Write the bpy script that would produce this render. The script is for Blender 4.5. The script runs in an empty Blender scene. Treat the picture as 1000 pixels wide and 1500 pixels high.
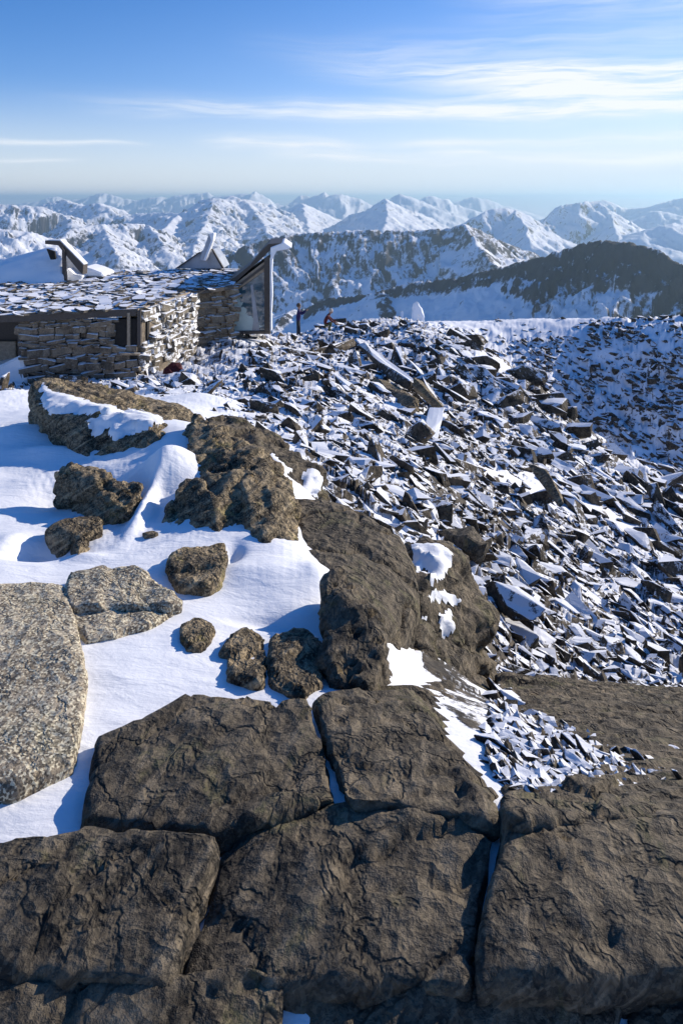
import bpy, bmesh, math, random
import numpy as np
from mathutils import Vector, Matrix, Euler

random.seed(7)
SC = bpy.context.scene
COL = SC.collection
R = math.radians
HY = 290.0            # eye level: image row of the horizontal plane through the camera

# ------------------------------------------------------------------ camera
cam_d = bpy.data.cameras.new('camera')
cam_d.sensor_fit = 'HORIZONTAL'
cam_d.sensor_width = 36.0
cam_d.lens = 36.0
cam_d.shift_y = -0.46
cam_d.clip_start = 0.05
cam_d.clip_end = 150000.0
cam = bpy.data.objects.new('camera', cam_d)
COL.objects.link(cam)
cam.location = (0, 0, 0)
cam.rotation_euler = (R(90), 0, 0)
SC.camera = cam

# ------------------------------------------------------------------ light
SUN_AZ = 57.0         # clockwise from +Y (towards the right of the view)
SUN_EL = 21.0
world = bpy.data.worlds.new('World')
SC.world = world
world.use_nodes = True
WN = world.node_tree
WN.nodes.clear()


class G:
    """small node-graph helper"""
    def __init__(s, nt):
        s.nt = nt

    def node(s, typ, **kw):
        n = s.nt.nodes.new(typ)
        for k, v in kw.items():
            setattr(n, k, v)
        return n

    def set(s, sock, v):
        if isinstance(v, bpy.types.NodeSocket):
            s.nt.links.new(v, sock)
        elif v is not None:
            sock.default_value = v

    def m(s, op, a, b=None, c=None, clamp=False):
        n = s.node('ShaderNodeMath', operation=op, use_clamp=clamp)
        s.set(n.inputs[0], a)
        s.set(n.inputs[1], b)
        s.set(n.inputs[2], c)
        return n.outputs[0]

    def add(s, a, b): return s.m('ADD', a, b)
    def sub(s, a, b): return s.m('SUBTRACT', a, b)
    def mul(s, a, b): return s.m('MULTIPLY', a, b)

    def ramp(s, v, lo, hi, a=0.0, b=1.0, smooth=True):
        n = s.node('ShaderNodeMapRange')
        n.interpolation_type = 'SMOOTHSTEP' if smooth else 'LINEAR'
        s.set(n.inputs['Value'], v)
        s.set(n.inputs['From Min'], lo)
        s.set(n.inputs['From Max'], hi)
        s.set(n.inputs['To Min'], a)
        s.set(n.inputs['To Max'], b)
        return n.outputs['Result']

    def noise(s, vec, scale, detail=4, rough=0.55, dist=0.0):
        n = s.node('ShaderNodeTexNoise')
        s.set(n.inputs['Vector'], vec)
        n.inputs['Scale'].default_value = scale
        n.inputs['Detail'].default_value = detail
        n.inputs['Roughness'].default_value = rough
        n.inputs['Distortion'].default_value = dist
        return n.outputs['Fac']

    def voro(s, vec, scale, feature='F1', out='Distance'):
        n = s.node('ShaderNodeTexVoronoi', feature=feature)
        s.set(n.inputs['Vector'], vec)
        n.inputs['Scale'].default_value = scale
        return n.outputs[out]

    def mix(s, f, a, b, typ='MIX'):
        n = s.node('ShaderNodeMix', data_type='RGBA', blend_type=typ)
        s.set(n.inputs[0], f)
        s.set(n.inputs[6], a if isinstance(a, bpy.types.NodeSocket) else (*a, 1))
        s.set(n.inputs[7], b if isinstance(b, bpy.types.NodeSocket) else (*b, 1))
        return n.outputs[2]

    def comb(s, x, y, z):
        n = s.node('ShaderNodeCombineXYZ')
        for i, v in enumerate((x, y, z)):
            s.set(n.inputs[i], v)
        return n.outputs[0]

    def sep(s, v):
        n = s.node('ShaderNodeSeparateXYZ')
        s.set(n.inputs[0], v)
        return n.outputs

    def vscale(s, v, k):
        n = s.node('ShaderNodeVectorMath', operation='MULTIPLY')
        s.set(n.inputs[0], v)
        n.inputs[1].default_value = k
        return n.outputs[0]


g = G(WN)
sky = g.node('ShaderNodeTexSky', sky_type='NISHITA')
sky.sun_disc = False
sky.sun_elevation = R(SUN_EL)
sky.sun_rotation = R(SUN_AZ)
sky.altitude = 2400
sky.air_density = 1.3
sky.dust_density = 0.5
sky.ozone_density = 3.5
tc = g.node('ShaderNodeTexCoord')
sx, sy, sz = g.sep(tc.outputs['Generated'])
az = g.m('ARCTAN2', sx, sy)                 # compass direction, 0 = straight ahead
el = g.m('ARCSINE', sz)                     # elevation
wob = g.mul(g.sub(g.noise(g.comb(g.mul(az, 3.0), g.mul(el, 6.0), 0.0), 1.3, 2), 0.5), 0.035)
elw = g.add(el, wob)
fib = g.noise(g.comb(g.add(g.mul(az, 3.2), g.mul(el, 9.0)), g.mul(elw, 42.0), 3.0), 1.6, 6, 0.62, 0.4)
fine = g.noise(g.comb(g.add(g.mul(az, 8.0), g.mul(el, 16.0)), g.mul(elw, 120.0), 9.0), 1.2, 5, 0.6, 0.3)
fibre = g.add(g.mul(g.ramp(fib, 0.32, 0.72), 0.75), g.mul(g.ramp(fine, 0.3, 0.75), 0.25))


def streak(u0, u1, v0, v1, w, k, fu=0.12):
    """cirrus streak between compass directions u0..u1 at elevations v0..v1"""
    t = g.mul(g.sub(az, u0), 1.0 / (u1 - u0))
    c = g.add(g.mul(t, v1 - v0), v0)
    d = g.mul(g.sub(elw, c), 1.0 / w)
    band = g.m('EXPONENT', g.mul(g.mul(d, d), -1.0))
    env = g.mul(g.ramp(az, u0 - fu * 0.5, u0 + fu), g.sub(1.0, g.ramp(az, u1 - fu * 0.3, u1 + fu)))
    return g.mul(g.mul(band, env), k)


clouds = None
for a in ((-0.32, 1.5, 0.130, 0.120, 0.013, 1.0, 0.3), (0.0, 1.6, 0.184, 0.132, 0.014, 1.1, 0.2), (0.12, 1.6, 0.150, 0.150, 0.022, 0.75, 0.2),
          (0.22, 1.7, 0.150, 0.165, 0.012, 0.8, 0.1), (-0.20, 0.0, 0.086, 0.076, 0.008, 1.0, 0.06), (0.2, 1.6, 0.118, 0.112, 0.010, 0.9, 0.2),
          (-0.75, -0.33, 0.075, 0.078, 0.004, 0.8, 0.08), (-0.75, -0.40, 0.052, 0.053, 0.003, 0.6, 0.06),
          (-0.11, 0.08, 0.062, 0.058, 0.007, 0.8, 0.06), (0.10, 1.4, 0.056, 0.05, 0.010, 0.9, 0.12), (0.12, 0.20, 0.068, 0.064, 0.004, 0.7, 0.03),
          (0.05, 1.2, 0.078, 0.085, 0.006, 0.7, 0.1), (0.20, 1.9, 0.27, 0.25, 0.03, 0.45, 0.2), (-0.1, 1.4, 0.215, 0.20, 0.02, 0.3, 0.2),
          (-3.2, -1.2, 0.22, 0.3, 0.05, 0.5, 0.3)):
    q = streak(*a)
    clouds = q if clouds is None else g.add(clouds, q)
cl = g.m('MULTIPLY', clouds, g.add(g.mul(fibre, 1.15), 0.12), clamp=True)
veil = g.mul(g.sub(1.0, g.ramp(el, 0.0, 0.17)), 0.66)                         # pale air near the horizon
veil_r = g.mul(g.mul(g.ramp(az, -0.6, 0.7), g.sub(1.0, g.ramp(el, 0.05, 0.42))), 0.46)
hv = g.m('ADD', veil, veil_r, clamp=True)
SKY_S = 0.118
hs = g.node('ShaderNodeHueSaturation')
hs.inputs['Saturation'].default_value = 1.30
g.set(hs.inputs['Color'], sky.outputs[0])
tint = g.mix(1.0, hs.outputs[0], (1.20, 0.99, 1.20), 'MULTIPLY')
c1 = g.mix(hv, tint, (5.6, 6.4, 7.2))
c2 = g.mix(cl, c1, (7.0, 7.3, 7.7))
bg = g.node('ShaderNodeBackground')
g.set(bg.inputs['Color'], c2)
bg.inputs['Strength'].default_value = SKY_S
wo = g.node('ShaderNodeOutputWorld')
WN.links.new(bg.outputs[0], wo.inputs[0])

sun_d = bpy.data.lights.new('sun', 'SUN')
sun_d.energy = 5.0
sun_d.angle = R(0.53)
sun_d.color = (1.0, 0.89, 0.74)
sun = bpy.data.objects.new('sun', sun_d)
COL.objects.link(sun)
SUND = Vector((math.sin(R(SUN_AZ)) * math.cos(R(SUN_EL)), math.cos(R(SUN_AZ)) * math.cos(R(SUN_EL)), math.sin(R(SUN_EL))))
sun.rotation_euler = SUND.to_track_quat('Z', 'Y').to_euler()
sun.location = (30, 20, 25)

SC.render.engine = 'CYCLES'
SC.view_settings.view_transform = 'Standard'
SC.view_settings.look = 'None'
SC.view_settings.exposure = 0.20
SC.view_settings.gamma = 1.0
SC.view_settings.use_curve_mapping = False
SC.cycles.max_bounces = 5
SC.cycles.diffuse_bounces = 3
SC.cycles.glossy_bounces = 3
SC.cycles.transmission_bounces = 4
SC.cycles.volume_bounces = 0
SC.cycles.use_denoising = True

# ------------------------------------------------------------------ helpers
def P(px, py, Y):
    """a surveyed point: direction as seen from the viewpoint, distance ahead in metres"""
    return Vector(((px - 500.0) / 1000.0 * Y, Y, -(py - HY) / 1000.0 * Y))


def tag(o, label=None, cat=None, group=None, kind=None):
    if label: o['label'] = label
    if cat: o['category'] = cat
    if group: o['group'] = group
    if kind: o['kind'] = kind
    return o


def mesh_np(name, verts, faces, mats=(), smooth=False):
    """verts (n,3) array, faces list or (m,k) array"""
    me = bpy.data.meshes.new(name)
    verts = np.asarray(verts, dtype=np.float32)
    if isinstance(faces, np.ndarray):
        k = faces.shape[1]
        me.vertices.add(len(verts))
        me.vertices.foreach_set('co', verts.ravel())
        me.loops.add(faces.size)
        me.loops.foreach_set('vertex_index', faces.astype(np.int32).ravel())
        me.polygons.add(len(faces))
        me.polygons.foreach_set('loop_start', np.arange(0, faces.size, k, dtype=np.int32))
        me.update(calc_edges=True)
    else:
        me.from_pydata([tuple(v) for v in verts.tolist()], [], faces)
        me.update()
    me.polygons.foreach_set('use_smooth', np.full(len(me.polygons), smooth))
    for m in mats:
        me.materials.append(m)
    return me


def link(name, me, parent=None):
    o = bpy.data.objects.new(name, me)
    COL.objects.link(o)
    if parent: o.parent = parent
    return o


def empty(name, loc):
    o = bpy.data.objects.new(name, None)
    o.empty_display_size = 0.3
    COL.objects.link(o)
    o.location = loc
    return o


def local(o, parent):
    """parent keeping the world place (parents are never rotated before this)"""
    o.parent = parent
    o.location = Vector(o.location) - Vector(parent.location)


# ---- numpy noise
_rng = np.random.RandomState(11)
_perm = np.concatenate([_rng.permutation(4096)] * 2).astype(np.int64)
_g3 = _rng.normal(size=(4096, 3)); _g3 /= np.linalg.norm(_g3, axis=1)[:, None]
_ang = _rng.uniform(0, 2 * np.pi, 4096)
_g2 = np.stack([np.cos(_ang), np.sin(_ang)], 1)
_h1 = _rng.uniform(0, 1, (4096, 5))


def _hash2(i, j, seed=0):
    return _perm[(_perm[(i + seed * 57) & 4095] + j) & 4095]


def perlin2(x, y, seed=0):
    i = np.floor(x).astype(np.int64); j = np.floor(y).astype(np.int64)
    fx = x - i; fy = y - j
    u = fx * fx * fx * (fx * (fx * 6 - 15) + 10); v = fy * fy * fy * (fy * (fy * 6 - 15) + 10)
    def gr(a, b):
        q = _g2[_hash2(i + a, j + b, seed)]
        return q[..., 0] * (fx - a) + q[..., 1] * (fy - b)
    return ((gr(0, 0) * (1 - u) + gr(1, 0) * u) * (1 - v) + (gr(0, 1) * (1 - u) + gr(1, 1) * u) * v) * 1.5


def perlin3(p, seed=0):
    i = np.floor(p).astype(np.int64); f = p - i
    w = f * f * f * (f * (f * 6 - 15) + 10)
    out = 0
    for a in (0, 1):
        for b in (0, 1):
            for c in (0, 1):
                h = _perm[(_perm[(_perm[(i[:, 0] + a + seed * 57) & 4095] + i[:, 1] + b) & 4095] + i[:, 2] + c) & 4095]
                q = _g3[h]
                d = q[:, 0] * (f[:, 0] - a) + q[:, 1] * (f[:, 1] - b) + q[:, 2] * (f[:, 2] - c)
                out = out + d * (w[:, 0] if a else 1 - w[:, 0]) * (w[:, 1] if b else 1 - w[:, 1]) * (w[:, 2] if c else 1 - w[:, 2])
    return out * 1.5


def fbm2(x, y, octs=5, gain=0.5, lac=2.03, seed=0, ridged=False):
    a, s, tot = 1.0, 0.0, 0.0
    for o in range(octs):
        n = perlin2(x, y, seed + o)
        if ridged:
            n = 1 - 2 * np.abs(n)
        s = s + a * n; tot += a
        a *= gain; x = x * lac + 17.3; y = y * lac + 9.1
    return s / tot


def fbm3(p, octs=4, gain=0.5, seed=0, ridged=False):
    a, s, tot = 1.0, 0.0, 0.0
    for o in range(octs):
        n = perlin3(p, seed + o)
        if ridged:
            n = 1 - 2 * np.abs(n)
        s = s + a * n; tot += a
        a *= gain; p = p * 2.03 + 13.7
    return s / tot


def facets(x, y, cell, seed=0, tilt=1.0, amp=1.0):
    """blocky ground: each cell is a tilted plane at its own height"""
    i0 = np.floor(x / cell).astype(np.int64); j0 = np.floor(y / cell).astype(np.int64)
    best = np.full(x.shape, 1e9); out = np.zeros(x.shape)
    for a in (-1, 0, 1):
        for b in (-1, 0, 1):
            h = _hash2(i0 + a, j0 + b, seed)
            q = _h1[h]
            fx = (i0 + a + q[..., 0]) * cell; fy = (j0 + b + q[..., 1]) * cell
            dx = x - fx; dy = y - fy
            d = dx * dx + dy * dy
            z = (q[..., 2] - 0.5) * amp * cell + ((q[..., 3] - 0.5) * dx + (q[..., 4] - 0.5) * dy) * tilt
            m = d < best
            best = np.where(m, d, best); out = np.where(m, z, out)
    return out


def facets3(p, cell, seed=0):
    """chipped planes: a tilted flat in every 3-D cell"""
    q0 = np.floor(p / cell).astype(np.int64)
    best = np.full(len(p), 1e9); out = np.zeros(len(p))
    for a in (-1, 0, 1):
        for b in (-1, 0, 1):
            for c in (-1, 0, 1):
                h = _perm[(_perm[(_perm[(q0[:, 0] + a + seed * 57) & 4095] + q0[:, 1] + b) & 4095] + q0[:, 2] + c) & 4095]
                r = _h1[h]
                f = (q0 + np.array([a, b, c]) + r[:, :3]) * cell
                d = p - f
                dd = (d * d).sum(1)
                n = _g3[h]
                z = (d * n).sum(1) * 0.55 + (r[:, 3] - 0.5) * cell * 0.30
                m = dd < best
                best = np.where(m, dd, best); out = np.where(m, z, out)
    return out


# ------------------------------------------------------------------ materials
def new_mat(name):
    m = bpy.data.materials.new(name)
    m.use_nodes = True
    nt = m.node_tree
    bs = nt.nodes['Principled BSDF']
    return m, G(nt), bs


def plain(name, col, rough=0.6, metal=0.0, var=0.25, scale=8.0, bump=0.0):
    m, g, bs = new_mat(name)
    geo = g.node('ShaderNodeNewGeometry')
    n = g.noise(geo.outputs['Position'], scale, 5, 0.6)
    c = g.mix(g.ramp(n, 0.3, 0.7), tuple(v * (1 - var) for v in col), tuple(min(1, v * (1 + var)) for v in col))
    g.set(bs.inputs['Base Color'], c)
    bs.inputs['Roughness'].default_value = rough
    bs.inputs['Metallic'].default_value = metal
    if bump:
        b = g.node('ShaderNodeBump'); b.inputs['Distance'].default_value = bump
        g.set(b.inputs['Height'], n); g.set(bs.inputs['Normal'], b.outputs[0])
    return m


SNOW = (0.84, 0.86, 0.90)


def rock_mat(name, dark, light, lichen=None, snow_lo=0.55, snow_hi=0.75, snow_amt=1.0, scale=1.0,
             bumpd=0.01, speck=0.0, snow_noise=0.35, snow_scale=6.0, attr=None, wind=0.0, strata=0.0, objrand=0.0):
    """dark bare stone with snow lying wherever the surface faces up far enough"""
    m, g, bs = new_mat(name)
    geo = g.node('ShaderNodeNewGeometry')
    pos = geo.outputs['Position']
    n1 = g.noise(pos, 1.6 * scale, 6, 0.6, 0.3)
    n2 = g.noise(pos, 11.0 * scale, 6, 0.65)
    n3 = g.noise(pos, 60.0 * scale, 4, 0.7)
    mixf = g.ramp(g.add(g.mul(n1, 0.5), g.mul(n2, 0.5)), 0.38, 0.66)
    c = g.mix(mixf, dark, light)
    if strata:
        sv = g.vscale(pos, (3.0 * scale, 9.0 * scale, 26.0 * scale))
        rt = g.node('ShaderNodeVectorRotate'); rt.rotation_type = 'EULER_XYZ'
        rt.inputs['Rotation'].default_value = (R(12), R(34), R(25))
        g.set(rt.inputs['Vector'], pos)
        sv = g.vscale(rt.outputs[0], (1.5 * scale, 4.0 * scale, 22.0 * scale))
        st = g.noise(sv, 1.0, 5, 0.65, 0.5)
        c = g.mix(g.mul(g.ramp(st, 0.5, 0.68), strata), c, tuple(v * 1.7 for v in light))
        c = g.mix(g.mul(g.ramp(st, 0.47, 0.33), strata), c, tuple(v * 0.45 for v in dark))
    if lichen:
        l1 = g.noise(pos, 3.3 * scale, 8, 0.72, 0.5)
        c = g.mix(g.mul(g.ramp(l1, 0.54, 0.64), 0.75), c, lichen)
    if speck:
        sp = g.voro(pos, 95.0 * scale, out='Color')
        c = g.mix(g.mul(g.ramp(g.sep(sp)[0], 0.62, 0.7), speck), c, tuple(v * 0.28 for v in dark))
        c = g.mix(g.mul(g.ramp(g.sep(sp)[1], 0.66, 0.74), speck), c, tuple(min(.8, v * 1.6) for v in light))
        crk = g.node('ShaderNodeTexVoronoi', feature='DISTANCE_TO_EDGE')
        g.set(crk.inputs['Vector'], pos); crk.inputs['Scale'].default_value = 5.0
    if objrand:
        oi = g.node('ShaderNodeObjectInfo')
        c = g.mix(g.mul(oi.outputs['Random'], objrand), c, tuple(min(.8, v * 2.0) for v in light))
    n4 = g.noise(pos, 2.6 * scale, 5, 0.55, 0.2)
    vch = g.voro(g.mix(0.12, pos, g.node('ShaderNodeTexNoise').outputs['Color']), 16.0 * scale)
    fis = g.ramp(g.m('ABSOLUTE', g.sub(n4, 0.5)), 0.0, 0.022)
    c = g.mix(g.mul(g.sub(1.0, fis), 0.4), c, tuple(v * 0.35 for v in dark))
    h = g.add(g.add(g.mul(n2, 0.7), g.mul(n3, 0.35)), g.mul(fis, 0.3))
    h = g.add(h, g.mul(vch, 0.8))
    if strata:
        h = g.add(h, g.mul(st, 0.9 * strata))
    b = g.node('ShaderNodeBump')
    b.inputs['Strength'].default_value = 1.0
    b.inputs['Distance'].default_value = bumpd
    if snow_amt <= 0: g.set(b.inputs['Height'], h)
    if snow_amt > 0:
        nx, ny, nz = g.sep(geo.outputs['Normal'])
        sn = g.sub(g.noise(pos, snow_scale, 6, 0.68, 0.2), 0.5)
        sn2 = g.sub(g.noise(pos, snow_scale * 6, 4, 0.7), 0.5)
        k = g.add(nz, g.add(g.mul(sn, snow_noise * 2.2), g.mul(sn2, snow_noise)))
        if wind:
            k = g.add(k, g.mul(g.sub(0.0, nx), wind))
        if attr:
            at = g.node('ShaderNodeAttribute', attribute_name=attr)
            k = g.add(k, g.sub(1.0, g.mul(at.outputs['Fac'], 1.16)))
        s = g.mul(g.ramp(k, snow_lo, snow_hi), snow_amt)
        c = g.mix(s, c, SNOW)
        g.set(bs.inputs['Roughness'], g.add(g.mul(s, -0.1), 0.85))
        g.set(b.inputs['Strength'], g.sub(1.0, g.mul(s, 0.55)))
        sh = g.add(g.noise(g.vscale(pos, (2.0, 5.0, 4.0)), 3.5, 4, 0.55, 0.4), g.mul(g.noise(pos, 45.0, 4, 0.7), 0.22))
        g.set(b.inputs['Height'], g.add(g.mul(h, g.sub(1.0, s)), g.mul(sh, s)))
    else:
        bs.inputs['Roughness'].default_value = 0.85
    bs.inputs['Specular IOR Level'].default_value = 0.3
    g.set(bs.inputs['Base Color'], c)
    g.set(bs.inputs['Normal'], b.outputs[0])
    return m


def snow_mat(name):
    m, g, bs = new_mat(name)
    geo = g.node('ShaderNodeNewGeometry')
    pos = geo.outputs['Position']
    n1 = g.noise(g.vscale(pos, (2.0, 5.0, 4.0)), 3.0, 5, 0.55, 0.6)
    n2 = g.noise(pos, 60.0, 3, 0.6)
    n3 = g.noise(pos, 380.0, 2, 0.6)
    c = g.mix(n1, (0.80, 0.83, 0.88), (0.88, 0.89, 0.91))
    g.set(bs.inputs['Base Color'], c)
    bs.inputs['Roughness'].default_value = 0.6
    bs.inputs['Specular IOR Level'].default_value = 0.25
    b = g.node('ShaderNodeBump'); b.inputs['Distance'].default_value = 0.012; b.inputs['Strength'].default_value = 0.7
    g.set(b.inputs['Height'], g.add(g.mul(n1, 1.0), g.add(g.mul(n2, 0.18), g.mul(n3, 0.06))))
    g.set(bs.inputs['Normal'], b.outputs[0])
    return m


M_SNOW = snow_mat('wind_packed_snow')
M_BOULDER = rock_mat('lichened_gneiss', (0.045, 0.036, 0.025), (0.38, 0.30, 0.19), lichen=(0.26, 0.22, 0.085), snow_lo=1.16, snow_hi=1.30, snow_noise=0.42, snow_scale=3.0, scale=1.6,
                     bumpd=0.04, strata=0.8, speck=0.35)
M_DARKROCK = rock_mat('dark_weathered_rock', (0.030, 0.026, 0.021), (0.19, 0.155, 0.108), lichen=(0.13, 0.12, 0.06), snow_lo=1.20, snow_hi=1.34, snow_noise=0.44, snow_scale=2.4, scale=1.3, bumpd=0.035,
                      strata=0.5, speck=0.2)
M_GRANITE = rock_mat('speckled_granite', (0.22, 0.18, 0.13), (0.54, 0.46, 0.34), lichen=(0.24, 0.22, 0.15), snow_amt=0, scale=1.6, bumpd=0.014, speck=0.7)
M_SCREE = rock_mat('snowy_scree_rock', (0.016, 0.014, 0.012), (0.16, 0.128, 0.09), snow_lo=0.655, snow_hi=0.80, scale=1.4, bumpd=0.02,
                   snow_noise=0.62, snow_scale=4.8, lichen=(0.11, 0.095, 0.06), objrand=0.0)
M_GROUND = rock_mat('snow_and_rubble_ground', (0.022, 0.020, 0.018), (0.15, 0.125, 0.095), snow_lo=0.67, snow_hi=0.79, scale=1.0, bumpd=0.02,
                    snow_noise=0.46, snow_scale=3.4, attr='rocky')
M_STONE = rock_mat('wall_stone', (0.05, 0.042, 0.033), (0.27, 0.22, 0.16), snow_lo=0.55, snow_hi=0.75, scale=2.0, bumpd=0.01, snow_noise=0.45,
                   snow_scale=5.0, objrand=0.25)
M_STONE_R = rock_mat('rimed_wall_stone', (0.07, 0.058, 0.045), (0.26, 0.225, 0.17), snow_lo=0.02, snow_hi=0.22, scale=2.0, bumpd=0.012, snow_noise=0.85,
                     snow_scale=5.5, objrand=0.25)
M_SLATE = rock_mat('roof_slate', (0.035, 0.032, 0.028), (0.17, 0.15, 0.12), snow_lo=0.56, snow_hi=0.76, scale=2.0, bumpd=0.01, snow_noise=0.42,
                   snow_scale=4.0, objrand=0.3)

# ------------------------------------------------------------------ near ground
CP = []
def cp(*a):
    CP.extend(a)

for px in (-500, 0, 500, 1000, 1500):
    cp((px, 290 + 1620 / 1.2, 1.2), (px, 290 + 1620 / 0.6, 0.6))
cp((-300, 1100, 2.0), (300, 1100, 2.0), (700, 1115, 2.0), (1300, 1180, 2.1))
cp((0, 925, 2.55), (250, 925, 2.6), (400, 930, 2.65), (520, 955, 2.65))
cp((60, 850, 3.0), (50, 760, 3.7), (30, 665, 4.9), (150, 745, 3.9), (230, 765, 3.65), (240, 690, 4.3), (265, 640, 4.7),
   (380, 850, 3.1), (480, 885, 2.95), (-250, 850, 3.0), (-250, 660, 5.0), (330, 800, 3.35), (420, 810, 3.3))
cp((600, 965, 3.0), (650, 955, 3.7), (700, 950, 5.0), (800, 950, 6.5), (1000, 950, 8.5), (1250, 950, 10), (1000, 840, 13), (1000, 745, 20), (1150, 800, 18))
cp((950, 700, 23), (850, 625, 28), (780, 560, 35), (700, 512, 42), (620, 480, 50), (560, 471, 55))
cp((20, 600, 7), (-200, 600, 7), (0, 588, 12), (300, 590, 13), (250, 577, 16), (350, 602, 12), (440, 645, 10), (500, 700, 8), (560, 790, 6), (650, 850, 5.5),
   (620, 700, 10), (750, 750, 12), (900, 850, 11.5), (800, 850, 9.5), (600, 600, 20), (500, 560, 22), (400, 540, 23), (700, 620, 22), (800, 650, 22), (300, 533, 24.5),
   (450, 515, 33), (120, 574, 18))
cp((0, 563, 21.2), (100, 562, 21.4), (-250, 563, 21.2), (200, 550, 22.5), (0, 483, 30), (200, 483, 30), (340, 489, 29), (-250, 483, 30),
   (430, 492, 41), (300, 490, 45), (0, 490, 45), (-250, 490, 45), (430, 495, 48), (500, 477, 48))
cp((660, 470, 60), (770, 466, 62), (840, 466, 60), (900, 470, 57), (960, 478, 54), (1000, 486, 52), (1150, 505, 50), (1400, 515, 50))
cp((780, 590, 40), (850, 640, 36), (850, 625, 46), (850, 545, 52), (1000, 750, 27), (1000, 715, 40), (1000, 600, 46), (930, 560, 50), (1150, 720, 40),
   (1150, 600, 46), (720, 525, 52), (1400, 700, 35), (1400, 560, 45), (1200, 800, 25))
cp((660, 490, 68), (800, 490, 68), (900, 500, 66), (1000, 515, 64), (1150, 530, 62), (1400, 550, 62), (500, 500, 60))
for px in (-400, 0, 300, 600, 850, 1100, 1400):
    cp((px, 640, 90), (px, 700, 150))
CP = np.array(CP, dtype=float)
AX = 1.6
cpx = np.stack([(CP[:, 0] - 500) / 1000 * AX, np.log(CP[:, 2])], 1)
cpv = CP[:, 1] / 100.0


def _phi(r2):
    return 0.5 * r2 * np.log(r2 + 1e-9)


n = len(CP)
K = _phi(((cpx[:, None, :] - cpx[None, :, :]) ** 2).sum(-1)) + np.eye(n) * 2e-4
Pm = np.concatenate([np.ones((n, 1)), cpx], 1)
A = np.zeros((n + 3, n + 3)); A[:n, :n] = K; A[:n, n:] = Pm; A[n:, :n] = Pm.T
W = np.linalg.solve(A, np.concatenate([cpv, np.zeros(3)]))


def base_row(u, lnY):
    out = np.zeros(u.shape)
    f = out.ravel(); uf = (u * AX).ravel(); lf = lnY.ravel()
    for s in range(0, len(f), 60000):
        q = np.stack([uf[s:s + 60000], lf[s:s + 60000]], 1)
        d = ((q[:, None, :] - cpx[None, :, :]) ** 2).sum(-1)
        f[s:s + 60000] = _phi(d) @ W[:n] + W[n] + q @ W[n + 1:]
    return f.reshape(u.shape) * 100.0


us = np.concatenate([np.linspace(-1.3, -0.56, 60)[:-1], np.linspace(-0.56, 0.56, 760), np.linspace(0.56, 1.3, 60)[1:]])
lys = np.linspace(math.log(0.65), math.log(150), 760)
# coarse spline evaluation, then bilinear refinement
cu = np.linspace(-1.3, 1.3, 200); cl_ = np.linspace(lys[0], lys[-1], 240)
CU, CL = np.meshgrid(cu, cl_)
CR = base_row(CU, CL)


def row_at(u, ly):
    fu = np.clip((u - cu[0]) / (cu[1] - cu[0]), 0, len(cu) - 1.001); fl = np.clip((ly - cl_[0]) / (cl_[1] - cl_[0]), 0, len(cl_) - 1.001)
    i = fu.astype(int); j = fl.astype(int); a = fu - i; b = fl - j
    a = a; b = b
    return (CR[j, i] * (1 - a) + CR[j, i + 1] * a) * (1 - b) + (CR[j + 1, i] * (1 - a) + CR[j + 1, i + 1] * a) * b


def in_poly(px, py, poly):
    ins = np.zeros(px.shape, bool)
    m = len(poly)
    for k in range(m):
        x1, y1 = poly[k]; x2, y2 = poly[(k + 1) % m]
        c = ((y1 > py) != (y2 > py)) & (px < (x2 - x1) * (py - y1) / ((y2 - y1) + 1e-9) + x1)
        ins ^= c
    return ins


# snow bumps and hollows of the foreground: (px, py, Y, radius x, radius y, height)
BUMPS = [(60, 800, 3.35, .17, .12, -.10), (15, 790, 3.4, .10, .12, .05), (120, 815, 3.25, .14, .05, .03), (90, 720, 4.1, .22, .18, -.05),
         (25, 640, 5.2, .35, .35, .12), (60, 665, 4.8, .3, .12, .06), (243, 672, 4.2, .20, .22, .20), (212, 735, 3.8, .05, .28, .08),
         (375, 850, 3.1, .22, .16, .06), (470, 850, 3.15, .10, .16, .05), (340, 805, 3.3, .05, .10, -.04), (430, 915, 2.75, .2, .05, -.05),
         (20, 600, 8.0, .7, 1.0, .15), (300, 590, 12.5, .9, 1.0, .2)]


def smooth01(x, a, b):
    t = np.clip((x - a) / (b - a), 0, 1)
    return t * t * (3 - 2 * t)


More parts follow.
